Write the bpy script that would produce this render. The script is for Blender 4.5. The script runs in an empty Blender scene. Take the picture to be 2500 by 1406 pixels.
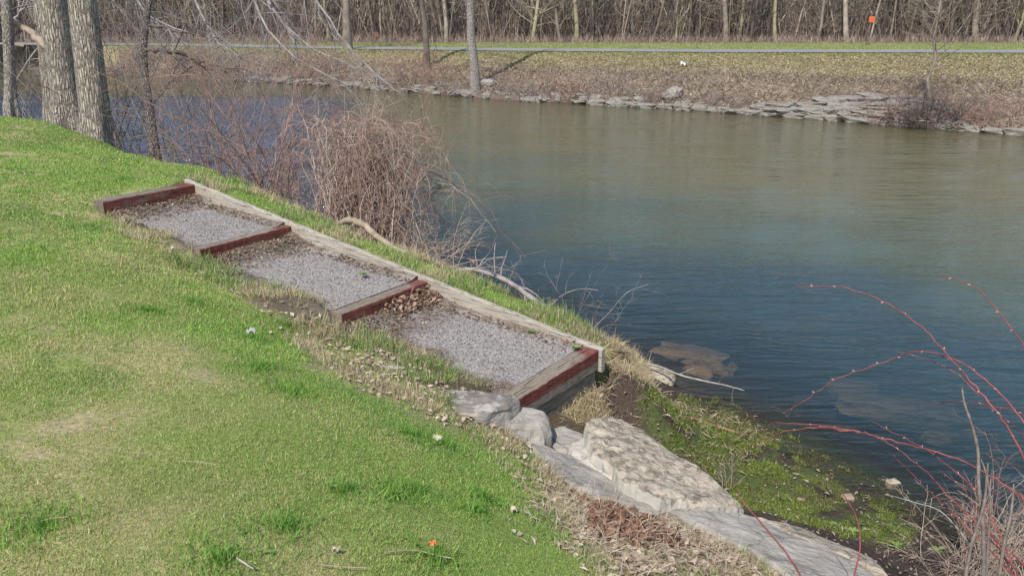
import bpy, math, random
import numpy as np
random.seed(7); RNG=np.random.default_rng(11)
col=bpy.context.scene.collection
scn=bpy.context.scene
# ------------------------------------------------------------------ camera
F=2100.; PIT=math.radians(18.5); CAM=np.array([0,0,3.1])
FW=np.array([0,math.cos(PIT),-math.sin(PIT)]); RT=np.array([1.,0,0]); UP=np.array([0,math.sin(PIT),math.cos(PIT)])
def P(u,v,z):
    r=FW*F+RT*(u-1250)+UP*(703-v); return CAM+r*((z-CAM[2])/r[2])
def Pd(u,v,d):
    return CAM+(FW*F+RT*(u-1250)+UP*(703-v))*(d/F)
cd=bpy.data.cameras.new('camera'); cam=bpy.data.objects.new('camera',cd); col.objects.link(cam)
cam.location=CAM; cam.rotation_euler=(math.pi/2-PIT,0,0); cd.sensor_width=36; cd.lens=36*F/2500; cd.clip_end=2000; cd.clip_start=.05
scn.camera=cam
# ------------------------------------------------------------------ light
EL=math.radians(50); AZX,AZY=-.42,-.91
w=bpy.data.worlds.new('World'); scn.world=w; w.use_nodes=True; nt=w.node_tree
sky=nt.nodes.new('ShaderNodeTexSky'); sky.sky_type='NISHITA'; sky.sun_disc=False; sky.sun_elevation=EL
sky.sun_rotation=math.atan2(AZX,AZY); sky.air_density=1.1; sky.dust_density=.6
nt.links.new(sky.outputs[0],nt.nodes['Background'].inputs[0]); nt.nodes['Background'].inputs[1].default_value=.15
sl=bpy.data.lights.new('sun','SUN'); sl.energy=5.0; sl.angle=math.radians(.5); sl.color=(1,.935,.85)
so=bpy.data.objects.new('sun',sl); col.objects.link(so)
from mathutils import Vector, noise as mnoise
so.rotation_euler=Vector((AZX*math.cos(EL),AZY*math.cos(EL),math.sin(EL))).to_track_quat('Z','Y').to_euler()
scn.view_settings.view_transform='Standard'; scn.view_settings.look='None'; scn.view_settings.exposure=0
# ------------------------------------------------------------------ tagging
def tag(o,label=None,cat=None,group=None,kind=None):
    if label: o['label']=label
    if cat: o['category']=cat
    if group: o['group']=group
    if kind: o['kind']=kind
    return o
def empty(name,loc=(0,0,0),rz=0):
    o=bpy.data.objects.new(name,None); col.objects.link(o); o.location=loc; o.rotation_euler=(0,0,rz); o.empty_display_size=.1; return o
def mesh_np(name,V,Fc,mats=None,vcol=None,smooth=False,parent=None,attrs=None):
    """V (n,3); Fc list of arrays of faces (m,k)"""
    me=bpy.data.meshes.new(name); V=np.asarray(V,np.float32)
    if not isinstance(Fc,list): Fc=[Fc]
    Fc=[np.asarray(f,np.int32) for f in Fc if len(f)]
    nl=sum(f.size for f in Fc); nf=sum(len(f) for f in Fc)
    me.vertices.add(len(V)); me.vertices.foreach_set('co',V.ravel())
    me.loops.add(nl); me.loops.foreach_set('vertex_index',np.concatenate([f.ravel() for f in Fc]))
    me.polygons.add(nf)
    tot=np.concatenate([np.full(len(f),f.shape[1],np.int32) for f in Fc]); st=np.concatenate([[0],np.cumsum(tot)[:-1]]).astype(np.int32)
    me.polygons.foreach_set('loop_start',st)
    try: me.polygons.foreach_set('loop_total',tot)
    except Exception: pass
    me.polygons.foreach_set('use_smooth',np.full(nf,smooth))
    me.update(calc_edges=True)
    if vcol is not None:
        a=me.attributes.new('Col','FLOAT_COLOR','POINT'); c=np.ones((len(V),4),np.float32); c[:,:3]=vcol; a.data.foreach_set('color',c.ravel())
    for k,v in (attrs or {}).items():
        a=me.attributes.new(k,'FLOAT','POINT'); a.data.foreach_set('value',np.asarray(v,np.float32))
    if mats is not None: me.materials.append(mats)
    o=bpy.data.objects.new(name,me); col.objects.link(o)
    if parent is not None: o.parent=parent
    return o
# ------------------------------------------------------------------ materials
def mat(name):
    m=bpy.data.materials.new(name); m.use_nodes=True; n=m.node_tree.nodes; return m,n,m.node_tree.links,n['Principled BSDF']
def nz(n,l,scale,detail=4,rough=.6,vec=None,sc=None,coord='Object'):
    t=n.new('ShaderNodeTexNoise'); t.inputs['Scale'].default_value=scale; t.inputs['Detail'].default_value=detail; t.inputs['Roughness'].default_value=rough
    if vec is None:
        tc=n.new('ShaderNodeTexCoord'); vec=tc.outputs[coord]
    if sc:
        mp=n.new('ShaderNodeMapping'); mp.inputs['Scale'].default_value=sc; l.new(vec,mp.inputs[0]); vec=mp.outputs[0]
    l.new(vec,t.inputs['Vector']); return t
def ramp(n,l,src,stops):
    r=n.new('ShaderNodeValToRGB'); l.new(src,r.inputs[0]); e=r.color_ramp.elements
    while len(e)<len(stops): e.new(.5)
    for k,(p,c) in enumerate(stops):
        e[k].position=p; e[k].color=(*c,1) if len(c)==3 else c
    return r
def mixc(n,l,a,b,f,bt='MIX'):
    m=n.new('ShaderNodeMix'); m.data_type='RGBA'; m.blend_type=bt
    for s,v in ((6,a),(7,b)):
        if isinstance(v,tuple): m.inputs[s].default_value=(*v,1)
        else: l.new(v,m.inputs[s])
    if isinstance(f,(int,float)): m.inputs[0].default_value=f
    else: l.new(f,m.inputs[0])
    return m.outputs[2]
def bump(n,l,src,strength,dist,bs):
    b=n.new('ShaderNodeBump'); b.inputs['Strength'].default_value=strength; b.inputs['Distance'].default_value=dist
    l.new(src,b.inputs['Height']); l.new(b.outputs[0],bs.inputs['Normal']); return b
def vcol_mat(name,rough=.9,trans=0,nscale=60,lo=.6,hi=1.4,bmp=0,bdist=.02,spec=.25):
    m,n,l,b=mat(name); a=n.new('ShaderNodeAttribute'); a.attribute_name='Col'
    t=nz(n,l,nscale,5,.65); r=ramp(n,l,t.outputs[0],[(.3,(lo,)*3),(.7,(hi,)*3)])
    c=mixc(n,l,a.outputs['Color'],r.outputs[0],1,'MULTIPLY'); l.new(c,b.inputs['Base Color'])
    b.inputs['Roughness'].default_value=rough; b.inputs['Specular IOR Level'].default_value=spec
    if bmp: bump(n,l,t.outputs[0],bmp,bdist,b)
    if trans:
        tr=n.new('ShaderNodeBsdfTranslucent'); l.new(c,tr.inputs[0]); mx=n.new('ShaderNodeMixShader'); mx.inputs[0].default_value=trans
        l.new(b.outputs[0],mx.inputs[1]); l.new(tr.outputs[0],mx.inputs[2]); l.new(mx.outputs[0],n['Material Output'].inputs[0])
    return m
def flat_mat(name,c1,c2,scale=20,rough=.85,bmp=0,bdist=.01,sc=None,det=5):
    m,n,l,b=mat(name); t=nz(n,l,scale,det,.65,sc=sc); r=ramp(n,l,t.outputs[0],[(.32,c1),(.68,c2)])
    l.new(r.outputs[0],b.inputs['Base Color']); b.inputs['Roughness'].default_value=rough; b.inputs['Specular IOR Level'].default_value=.25
    if bmp: bump(n,l,t.outputs[0],bmp,bdist,b)
    return m
M={}
M['ground']=vcol_mat('ground_soil',.95,0,45,.55,1.4,.6,.02,.15)
M['blade']=vcol_mat('grass_blades',.6,.35,300,.9,1.1,spec=.3)
M['leafdry']=vcol_mat('dry_leaves',.8,.2,80,.8,1.2)
M['gravel']=None
M['twig_red']=flat_mat('reddish_twigs',(.2,.118,.098),(.44,.30,.25),9)
M['twig_pale']=flat_mat('pale_twigs',(.31,.235,.185),(.60,.49,.39),9)
M['twig_grey']=flat_mat('grey_twigs',(.14,.125,.12),(.38,.345,.33),8)
M['twig_dark']=flat_mat('dark_twigs',(.06,.048,.044),(.17,.135,.12),8)
M['wood_far']=flat_mat('far_bark',(.115,.095,.078),(.33,.275,.225),3)
M['wood_far_pale']=flat_mat('far_bark_pale',(.25,.21,.17),(.47,.41,.335),3)
M['wood_far_dark']=flat_mat('far_bark_dark',(.075,.062,.055),(.21,.175,.15),3)
M['wood_far_olive']=flat_mat('far_bark_olive',(.19,.175,.11),(.40,.36,.25),3)
M['cane']=flat_mat('red_cane_bark',(.13,.028,.03),(.33,.10,.095),14,.6)
M['bud']=flat_mat('cane_buds',(.4,.2,.15),(.55,.38,.3),30)
M['cane_brown']=flat_mat('brown_stem_bark',(.09,.07,.06),(.22,.18,.155),40,.7,.4,.003)
M['canedark']=M['cane_brown']
# ------------------------------------------------------------------ numpy noise
_lat=np.random.default_rng(5).random((256,256))
def vn(x,y):
    xi=np.floor(x).astype(int); yi=np.floor(y).astype(int); fx=x-xi; fy=y-yi; fx=fx*fx*(3-2*fx); fy=fy*fy*(3-2*fy)
    a=_lat[xi&255,yi&255];b=_lat[(xi+1)&255,yi&255];c=_lat[xi&255,(yi+1)&255];d=_lat[(xi+1)&255,(yi+1)&255]
    return (a*(1-fx)+b*fx)*(1-fy)+(c*(1-fx)+d*fx)*fy
def fbm(x,y,s,o=4):
    r=0;t=0;a=1.
    for k in range(o):
        r=r+a*vn(x*s+17.3*k,y*s+9.1*k); t+=a; a*=.55; s*=2.03
    return r/t
def sm(a,b,x):
    t=np.clip((x-a)/(b-a),0,1); return t*t*(3-2*t)
def pdist(poly,X,Y,closed=False):
    """distance to polyline and side sign (left of direction positive)"""
    poly=np.asarray(poly,float); best=np.full(X.shape,1e18); sg=np.ones(X.shape); n=len(poly)
    for i in range(n if closed else n-1):
        a=poly[i];b=poly[(i+1)%n];d=b-a;L=d@d
        t=np.clip(((X-a[0])*d[0]+(Y-a[1])*d[1])/L,0,1)
        dx=X-(a[0]+t*d[0]);dy=Y-(a[1]+t*d[1]);q=dx*dx+dy*dy
        cr=d[0]*(Y-a[1])-d[1]*(X-a[0]); m=q<best-1e-9; best=np.where(m,q,best); sg=np.where(m,np.sign(cr),sg)
    return np.sqrt(best),sg
def inside(poly,X,Y):
    poly=np.asarray(poly,float); c=np.zeros(X.shape,bool); n=len(poly)
    for i in range(n):
        x1,y1=poly[i];x2,y2=poly[(i+1)%n]
        if y1==y2: continue
        m=((y1>Y)!=(y2>Y))&(X<(x2-x1)*(Y-y1)/(y2-y1)+x1); c^=m
    return c
def soft(poly,X,Y,w=.3,nzs=1.5,namp=.3):
    """soft membership of polygon with ragged edge"""
    d,_=pdist(poly,X,Y,True); s=np.where(inside(poly,X,Y),d,-d)+(fbm(X,Y,nzs,4)-.5)*2*namp
    return sm(-w,w,s)
# ------------------------------------------------------------------ terrain
FARW=[(-300,90),(-60,52),(-24.8,42.9),(-14.65,37.13),(-10,35),(-6.49,33.16),(0,28.55),(5.46,25.81),(9.27,23.12),(12.4,20.92),(20,15.8),(60,-10),(200,-100)]
NEARW=[(-300,110),(-80,45),(-30,27),(-14,19.8),(-8,16.2),(-5.2,13.9),(-3.3,11.9),(-1.7,10.25),(-.85,9.4),(0,8.5),(.6,7.85),(1.1,7.38),(1.41,6.79),(1.92,6.06),(2.38,5.15),(2.66,4.58),(2.95,4.2),(3.6,3.2),(6,0),(12,-8),(200,-200)]
S0=np.array([-3.0534,8.1624,1.42]); SU=np.array([.8105,-.5858]); SWv=np.array([.5858,.8105])   # stair frame: along, towards water
SLOPE=-.62/4.5196
def st2w(s,y): return S0[0]+SU[0]*s+SWv[0]*y, S0[1]+SU[1]*s+SWv[1]*y
def w2st(X,Y):
    dx=X-S0[0];dy=Y-S0[1]; return dx*SU[0]+dy*SU[1], dx*SWv[0]+dy*SWv[1]
ctl=[]
for u,v,z in [(0,1400,1.46),(600,1400,1.44),(1100,1400,1.27),(0,1000,1.45),(500,1100,1.42),(0,700,1.46),(0,500,1.46),(0,360,1.42),(0,290,1.37),(120,300,1.3),
  (200,400,1.42),(230,335,1.2),(370,385,1.19),(450,430,1.33),(520,415,1.22),(640,465,1.18),(820,548,1.05),(1100,662,.86),(1250,725,.76),(1400,785,.68),(1500,840,.5),
  (480,820,1.36),(300,620,1.41),(700,1000,1.3),(1000,1100,1.1),(1000,1300,1.27),(1300,1300,1.0),(1150,1010,.78),(1280,1085,.68),(1400,1200,.66),
  (1520,1262,.66),(1700,1310,.62),(1900,1400,.53),(1500,1400,.95),(1250,1180,.88),(900,950,1.0),(1040,935,.86),(760,900,1.17),
  (1500,930,.36),(1570,905,.14),(1450,1000,.28),(1400,1030,.3),(1600,980,.13),(1500,1060,.2),(1700,1010,.07),(1600,1100,.14),(1750,1100,.07),(1900,1150,.045),(1800,1230,.12),
  (2000,1200,.03),(2050,1300,.06),(1950,1290,.14),(2150,1370,.1),(2250,1400,.1),(2200,1290,.03),(2300,1370,.05)]:
    p=P(u,v,z); ctl.append(p)
for s in (-.25,.3,.9,1.3,1.8,2.4,2.9,3.4,4.0,4.4):
    z=S0[2]+SLOPE*s
    x,y=st2w(s,.12); ctl.append((x,y,z-.03)); 
    x,y=st2w(s,.5); ctl.append((x,y,z-.10))
def padz(s):
    s=np.asarray(s,float)
    return np.where(s<1.30,1.262-.052*np.clip(s,0,2)/1.23,np.where(s<2.88,1.085-.082*(s-1.367)/1.45,.868-.072*(s-2.95)/1.43))
for s in (.1,.7,1.2,1.45,2.1,2.75,3.05,3.7,4.3):
    x,y=st2w(s,-.98); ctl.append((x,y,float(padz(s))+.035))
    x,y=st2w(s,-1.35); ctl.append((x,y,float(padz(s))+.10))
for s,t_,z in [(4.56,-.2,.59),(4.56,-.8,.58),(4.75,-.5,.47),(4.9,.1,.42),(4.62,.12,.63),(4.6,-.05,.6)]:
    x,y=st2w(s,t_); ctl.append((x,y,z))
for x,y in NEARW[2:18]: ctl.append((x,y,.0))
for x,y in [(-60,-20),(-60,20),(-30,0),(-30,15),(0,-40),(-20,10),(-4,-3),(-1,-1),(-12,5),(-12,12)]: ctl.append((x,y,1.46))
ctl.append((2.2,0,1.0)); ctl.append((4,-1.5,.6)); ctl.append((2.3,2.2,.55)); ctl.append((1.2,1.6,1.1))
ctl=np.array(ctl); K=np.sqrt(((ctl[:,None,:2]-ctl[None,:,:2])**2).sum(-1)+.01); K[np.diag_indices(len(ctl))]+=-.02
n_=len(ctl); A=np.zeros((n_+1,n_+1)); A[:n_,:n_]=K; A[:n_,n_]=1; A[n_,:n_]=1
WT=np.linalg.solve(A,np.append(ctl[:,2],0))
def Hnear_land(X,Y):
    r=np.full(X.shape,WT[-1])
    for c,wt in zip(ctl,WT[:-1]): r=r+wt*np.sqrt((X-c[0])**2+(Y-c[1])**2+.01)
    return np.clip(r,-.02,1.5)
TRAIL=[(-300,110),(-120,60),(-40,44.5),(-22,41.8),(-14.8,40.9),(-8,38.6),(0,36.9),(8,36.0),(19,35.6),(40,34.5),(120,30),(300,0)]
def farfrac(x,y,df):
    dt,sg=pdist(TRAIL,x,y); return np.where(sg>0,1.3,np.clip(df/np.maximum(df+dt-1.3,.8),-3,1.3))
def farprof(d,fr):
    return np.where(d<.7,np.interp(d,[-3,-.6,-.05,.12,.7],[-1.2,-.35,-.12,.12,.3]),np.interp(fr,[0,.12,.4,.8,1.0,1.2],[.22,.32,.62,.98,1.12,1.13]))
def farprof_old(d):
    d2=d
    return np.interp(d2,[-3,-.6,-.05,.12,.7,2,4.5,6.3,8,2000],[-1.2,-.35,-.12,.12,.3,.55,.95,1.1,1.12,1.14])
def HH(X,Y,stair=True):
    shp=X.shape; X=X.ravel(); Y=Y.ravel()
    dn,sn=pdist(NEARW,X,Y); dn=dn*sn            # >0 = water side
    z=np.where(dn<0,Hnear_land(X,Y)*np.clip(1,0,1),0)
    near=np.where(dn<0,np.maximum(z,.0)*sm(0,.25,-dn)+.0+(fbm(X,Y,2.2,4)-.5)*.05*sm(0,.4,-dn)+(fbm(X,Y,.9,3)-.5)*.03,-np.minimum(1.2,dn*.32)+(fbm(X,Y,1.8,3)-.5)*.08*sm(0,.3,dn))
    near=near+np.where(dn<0,-.01,0)
    df,sf=pdist(FARW,X,Y); df=df*sf             # >0 = far land
    wob=(fbm(X,Y,.5,4)-.5)*.9
    far=farprof(df+wob*.5*sm(4,1,df),farfrac(X,Y,df))+(fbm(X,Y,.8,4)-.5)*.22*sm(-.2,.8,df)*sm(1.0,.8,farfrac(X,Y,df))
    h=np.where(near>far,near,far); h=np.where((dn<-1),near,h); h=np.where(df>.5,far,h)
    if stair:
        s,y=w2st(X,Y); m=(s>-.02)&(s<4.50)&(y<.0)&(y>-.84)
        h=np.where(m,np.minimum(h,padz(s)-.07),h)
        m=(s>-.14)&(s<4.50)&(y<.05)&(y>-.9); h=np.where(m,np.minimum(h,S0[2]+SLOPE*s-.07),h)
    return h.reshape(shp)
def Hp(x,y): return float(HH(np.array([float(x)]),np.array([float(y)]))[0])
def G(u,v,off=0.):
    """world point where the sight line of a pixel meets the ground"""
    z=.8
    r=FW*F+RT*(u-1250)+UP*(703-v); r=r/np.linalg.norm(r); ts=np.concatenate([np.linspace(1.5,20,900),np.linspace(20,90,1200)])
    pts=CAM+ts[:,None]*r; h=HH(pts[:,0],pts[:,1]); k=np.argmax(pts[:,2]<=np.maximum(h,0)); p=pts[k].copy(); p[2]=max(h[k],0)+off; return p
def GP(L): return [tuple(G(u,v)[:2]) for u,v in L]
def axis(segs):
    out=[segs[0][0]]
    for a,b,s in segs:
        n=max(1,int(round((b-a)/s))); out+=list(np.linspace(a,b,n+1)[1:])
    return np.array(out)
xs=axis([(-400,-80,20),(-80,-34,2),(-34,-9,.3),(-9,-4.4,.1),(-4.4,3.2,.045),(3.2,5,.1),(5,30,.3),(30,80,3),(80,400,20)])
ys=axis([(-60,-4,3),(-4,1.6,.3),(1.6,9.2,.045),(9.2,16,.1),(16,46,.3),(46,80,1.5),(80,600,25)])
GX,GY=np.meshgrid(xs,ys); GZ=HH(GX,GY)
# ---- colour zones (world space polygons)
lawnP=[(-400,-100)]+[tuple(p) for p in [(-400,60)]]+GP([(0,277),(120,300),(235,345),(370,388),(450,402)])+GP([(520,420),(640,468),(820,552),(1100,668),(1250,730),(1400,790),(1500,850),(1470,900)])+[st2w(4.5,.05),st2w(-.2,.05),st2w(-.2,-.95)]+GP([(340,560),(470,640),(600,740),(760,800),(900,850),(1000,930),(1100,1000),(1230,1060),(1300,1120),(1400,1210),(1560,1270),(1700,1320),(1900,1406)])+[(1.7,2.),(3,-4),(40,-100)]
dirtP=GP([(300,520),(560,690),(760,790),(860,790),(1000,860),(1150,930),(1240,960),(1230,940)])+[st2w(4.4,-.5),st2w(0,-.5)]
dryP=GP([(430,620),(560,700),(720,820),(820,900),(960,980),(1150,1060),(1300,1160),(1330,1250),(1360,1330),(1480,1406),(1950,1406),(1800,1340),(1560,1270),(1380,1200),(1260,1080),(1040,930),(860,810),(640,740),(500,640)])
litterP=GP([(1330,1190),(1480,1220),(1600,1260),(1760,1330),(1850,1406),(1500,1406),(1430,1330),(1340,1260)])
mudP=GP([(1340,1000),(1470,925),(1600,915),(1720,975),(1880,1040),(2060,1150),(2200,1240),(2330,1320),(2480,1406),(2200,1440),(2000,1370),(1850,1290),(1700,1180),(1560,1060),(1430,1010)])
weedP=GP([(1560,990),(1650,960),(1760,990),(1870,1030),(1960,1075),(2060,1130),(2160,1210),(2260,1290),(2180,1330),(2050,1320),(1950,1270),(1850,1240),(1760,1190),(1690,1110),(1600,1040)])
crestdryP=GP([(1380,990),(1470,870),(1540,870),(1590,905),(1570,930),(1500,945),(1420,1000)])
fx,fy=GX.ravel(),GY.ravel(); fz=GZ.ravel()
dF,sF=pdist(FARW,fx,fy); dF=dF*sF
def C(*a): return np.array(a)
def mixn(a,b,f): return a*(1-f[:,None])+b*f[:,None]
def basecol(fx,fy,fz):
    dn,sn=pdist(NEARW,fx,fy); dn=dn*sn; dF,sF=pdist(FARW,fx,fy); dF=dF*sF
    n1=fbm(fx,fy,1.2,4); n2=fbm(fx+40,fy+7,4,4)
    c=np.tile(C(.055,.046,.03),(len(fx),1))                      # under lawn soil/thatch
    lawn=soft(lawnP,fx,fy,.08,2,.1); g=mixn(C(.20,.25,.07)[None],C(.38,.32,.18)[None],sm(.45,.7,.6*n1+.4*n2))
    c=mixn(np.tile(C(.10,.078,.052),(len(fx),1)),g,lawn)
    c=mixn(c,C(.26,.21,.14)[None],soft(dryP,fx,fy,.15,2,.2)*.75)
    c=mixn(c,C(.17,.14,.105)[None],soft(dirtP,fx,fy,.15,3,.15)*.8)
    c=mixn(c,C(.21,.165,.12)[None],soft(litterP,fx,fy,.1,3,.1)*.8)
    mud=soft(mudP,fx,fy,.08,3,.08); c=mixn(c,mixn(C(.035,.027,.023)[None],C(.085,.065,.052)[None],n2),mud)
    wd=soft(weedP,fx,fy,.1,3,.2); c=mixn(c,C(.085,.12,.03)[None],wd*sm(.35,.6,n2)*.8); wet=sm(.9,.0,pdist(weedP,fx,fy,True)[0])*sm(.01,-.05,fz)
    uw=sm(.01,-.06,fz)*(dF<0); c=mixn(c,mixn(C(.05,.05,.035)[None],C(.085,.07,.05)[None],n2),uw); c=mixn(c,C(.06,.10,.03)[None],wet*sm(.3,.6,n2)*.8)
    # far side
    far=(dF>-1.5).astype(float)
    slope=mixn(C(.185,.145,.105)[None],C(.34,.275,.19)[None],sm(.35,.65,n2*.5+n1*.5))
    fr_=farfrac(fx,fy,dF); slope=mixn(slope,C(.26,.25,.11)[None],sm(.5,.95,fr_+(n1-.5)*.5)*.8)
    slope=mixn(slope,C(.12,.09,.078)[None],sm(2.2,.2,dF+(n1-.5)*2)*.8)
    slope=mixn(slope,mixn(C(.17,.25,.07)[None],C(.34,.32,.16)[None],sm(.4,.65,n2)),sm(.93,1.03,fr_+(n2-.5)*.1)*.9)
    fl=mixn(C(.14,.105,.09)[None],C(.26,.2,.165)[None],n2); 
    slope=mixn(slope,fl,sm(42.3,43.4,fy+(n2-.5)*.8))
    slope=mixn(slope,C(.3,.24,.17)[None],sm(41.6,42.6,fy+(n2-.5))*sm(44.2,43.0,fy)*.8)
    c=mixn(c,slope,far)
    return c
gc=basecol(fx,fy,fz)
nx,ny=len(xs),len(ys); idx=np.arange(nx*ny).reshape(ny,nx)
q=np.stack([idx[:-1,:-1],idx[:-1,1:],idx[1:,1:],idx[1:,:-1]],-1).reshape(-1,4)
g=mesh_np('ground',np.stack([fx,fy,fz],1),q,M['ground'],gc,True); tag(g,kind='structure')
# ------------------------------------------------------------------ water
m,n,l,b=mat('canal_water'); M['water']=m
a=n.new('ShaderNodeAttribute'); a.attribute_name='depth'
tc=n.new('ShaderNodeTexCoord')
n1=nz(n,l,1,3,.55,tc.outputs['Object'],(1.3,5.2,1)); n2=nz(n,l,1,2,.5,tc.outputs['Object'],(5,16,1)); n3=nz(n,l,.35,2,.5,tc.outputs['Object'],(1,1.6,1)); 
n1.inputs['Distortion'].default_value=.5
rr=ramp(n,l,n3.outputs[0],[(.35,(.25,)*3),(.65,(1,)*3)])
ad=n.new('ShaderNodeMath'); ad.operation='MULTIPLY_ADD'; l.new(n2.outputs[0],ad.inputs[0]); ad.inputs[1].default_value=.3; l.new(n1.outputs[0],ad.inputs[2])
mu=n.new('ShaderNodeMath'); mu.operation='MULTIPLY'; l.new(ad.outputs[0],mu.inputs[0]); l.new(rr.outputs[0],mu.inputs[1])
bp=n.new('ShaderNodeBump'); bp.inputs['Strength'].default_value=.8; bp.inputs['Distance'].default_value=.055; l.new(mu.outputs[0],bp.inputs['Height'])
n.remove(b)
df=n.new('ShaderNodeBsdfDiffuse'); tn=nz(n,l,.12,3,.5,tc.outputs['Object'])
at=n.new('ShaderNodeAttribute'); at.attribute_name='body_sky_tone'; tr=ramp(n,l,at.outputs['Fac'],[(0,(.05,.10,.19)),(.12,(.036,.068,.080)),(.30,(.074,.098,.074)),(.6,(.112,.124,.076)),(1,(.155,.140,.074))]); l.new(tr.outputs[0],df.inputs[0])  # blue low stops paint sky reflection into the murky olive body colour
tp=n.new('ShaderNodeBsdfTransparent'); tp.inputs[0].default_value=(.80,.74,.64,1)
ex=n.new('ShaderNodeMath'); ex.operation='MULTIPLY'; l.new(a.outputs['Fac'],ex.inputs[0]); ex.inputs[1].default_value=-2.6
e2=n.new('ShaderNodeMath'); e2.operation='EXPONENT'; l.new(ex.outputs[0],e2.inputs[0])
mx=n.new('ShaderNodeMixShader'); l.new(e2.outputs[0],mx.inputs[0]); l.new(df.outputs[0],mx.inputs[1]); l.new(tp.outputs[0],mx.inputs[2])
gl=n.new('ShaderNodeBsdfGlossy'); gl.inputs['Roughness'].default_value=.06; l.new(bp.outputs[0],gl.inputs['Normal'])
fr=n.new('ShaderNodeFresnel'); fr.inputs[0].default_value=1.34; l.new(bp.outputs[0],fr.inputs['Normal'])
m2=n.new('ShaderNodeMixShader'); l.new(fr.outputs[0],m2.inputs[0]); l.new(mx.outputs[0],m2.inputs[1]); l.new(gl.outputs[0],m2.inputs[2]); l.new(m2.outputs[0],n['Material Output'].inputs[0])
hq=fz[q].min(1); keep=hq<.012; wv=np.stack([fx,fy,np.zeros_like(fx)],1)
used=np.unique(q[keep]); rem=np.full(len(fx),-1); rem[used]=np.arange(len(used))
wo=mesh_np('canal_water',wv[used],rem[q[keep]],M['water'],None,True,attrs={'depth':np.clip(-fz[used],0,2),'body_sky_tone':(lambda x,y:.12*sm(-4.4,-1.4,x+(y-12)*.2)+.88*sm(.25,.9,(y-6)/20*.9+np.clip(x,-4,14)/14*.45+(fbm(x,y,.25,3)-.5)*.5+.18-1.1*sm(-.6,-3.2,x+(y-12)*.2)*sm(34,27,y)-.12*sm(9,6,y)))(fx[used],fy[used])}); tag(wo,kind='structure')  # lower at left and near shore, where painted sky reflection sits
# ------------------------------------------------------------------ far trail
def ribbon(name,pts,half,z,m,vc=None):
    pts=np.array(pts,float); # resample
    d=np.concatenate([[0],np.cumsum(np.linalg.norm(np.diff(pts,axis=0),axis=1))]); s=np.arange(0,d[-1],.4)
    X=np.interp(s,d,pts[:,0]);Y=np.interp(s,d,pts[:,1]); t=np.gradient(np.stack([X,Y],1),axis=0); t/=np.linalg.norm(t,axis=1)[:,None]; nn=np.stack([-t[:,1],t[:,0]],1)
    V=[];Fc=[]
    ks=np.linspace(-1,1,7)
    for i in range(len(s)):
        for k in ks:
            hw=half*(1+(fbm(np.array([s[i]]),np.array([k*3.]),.8,3)[0]-.5)*.25*abs(k))
            V.append((X[i]+nn[i,0]*k*hw,Y[i]+nn[i,1]*k*hw,z+.02*(1-k*k)))
    nk=len(ks)
    for i in range(len(s)-1):
        for j in range(nk-1): Fc.append((i*nk+j,(i+1)*nk+j,(i+1)*nk+j+1,i*nk+j+1))
    return mesh_np(name,V,np.array(Fc),m,None,True)
M['trail']=flat_mat('trail_stone_dust',(.20,.20,.208),(.31,.31,.32),6)
tag(ribbon('path',[(-120,60),(-40,44.5),(-22,41.8),(-14.8,40.9),(-8,38.6),(0,36.9),(8,36.0),(19,35.6),(40,34.5),(120,30)],1.0,1.155,M['trail']),kind='structure')
# ------------------------------------------------------------------ generic builders
def tubes(name,polys,m,parent=None,sides=4,smooth=True):
    VV=[];FF=[];o=0; ang=np.arange(sides)*2*math.pi/sides; ca,sa=np.cos(ang),np.sin(ang); base=[]
    for pts,r in polys:
        pts=np.asarray(pts,float); r=np.asarray(r,float); k=len(pts)
        if k<2: continue
        t=np.empty_like(pts); t[1:-1]=pts[2:]-pts[:-2]; t[0]=pts[1]-pts[0]; t[-1]=pts[-1]-pts[-2]; t/=np.linalg.norm(t,axis=1)[:,None]+1e-9
        ref=np.where(np.abs(t[:,2:3])<.9,np.array([[0,0,1.]]),np.array([[1.,0,0]])) if abs(t[0,2])<.9 or k>2 and False else None
        if abs(t[:,2]).max()>.95: rf=np.array([.9,.43,.05])
        else: rf=np.array([0,0,1.])
        a=np.cross(t,rf); a/=np.linalg.norm(a,axis=1)[:,None]+1e-9; b_=np.cross(t,a)
        V=pts[:,None,:]+r[:,None,None]*(ca[None,:,None]*a[:,None,:]+sa[None,:,None]*b_[:,None,:])
        VV.append(V.reshape(-1,3)); i=(np.arange(k-1)*sides)[:,None]; j=np.arange(sides)[None,:]; j2=(j+1)%sides
        FF.append(np.stack([i+j,i+j2,i+sides+j2,i+sides+j],-1).reshape(-1,4)+o); o+=k*sides
    return mesh_np(name,np.concatenate(VV),np.concatenate(FF),m,None,smooth,parent)
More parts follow.
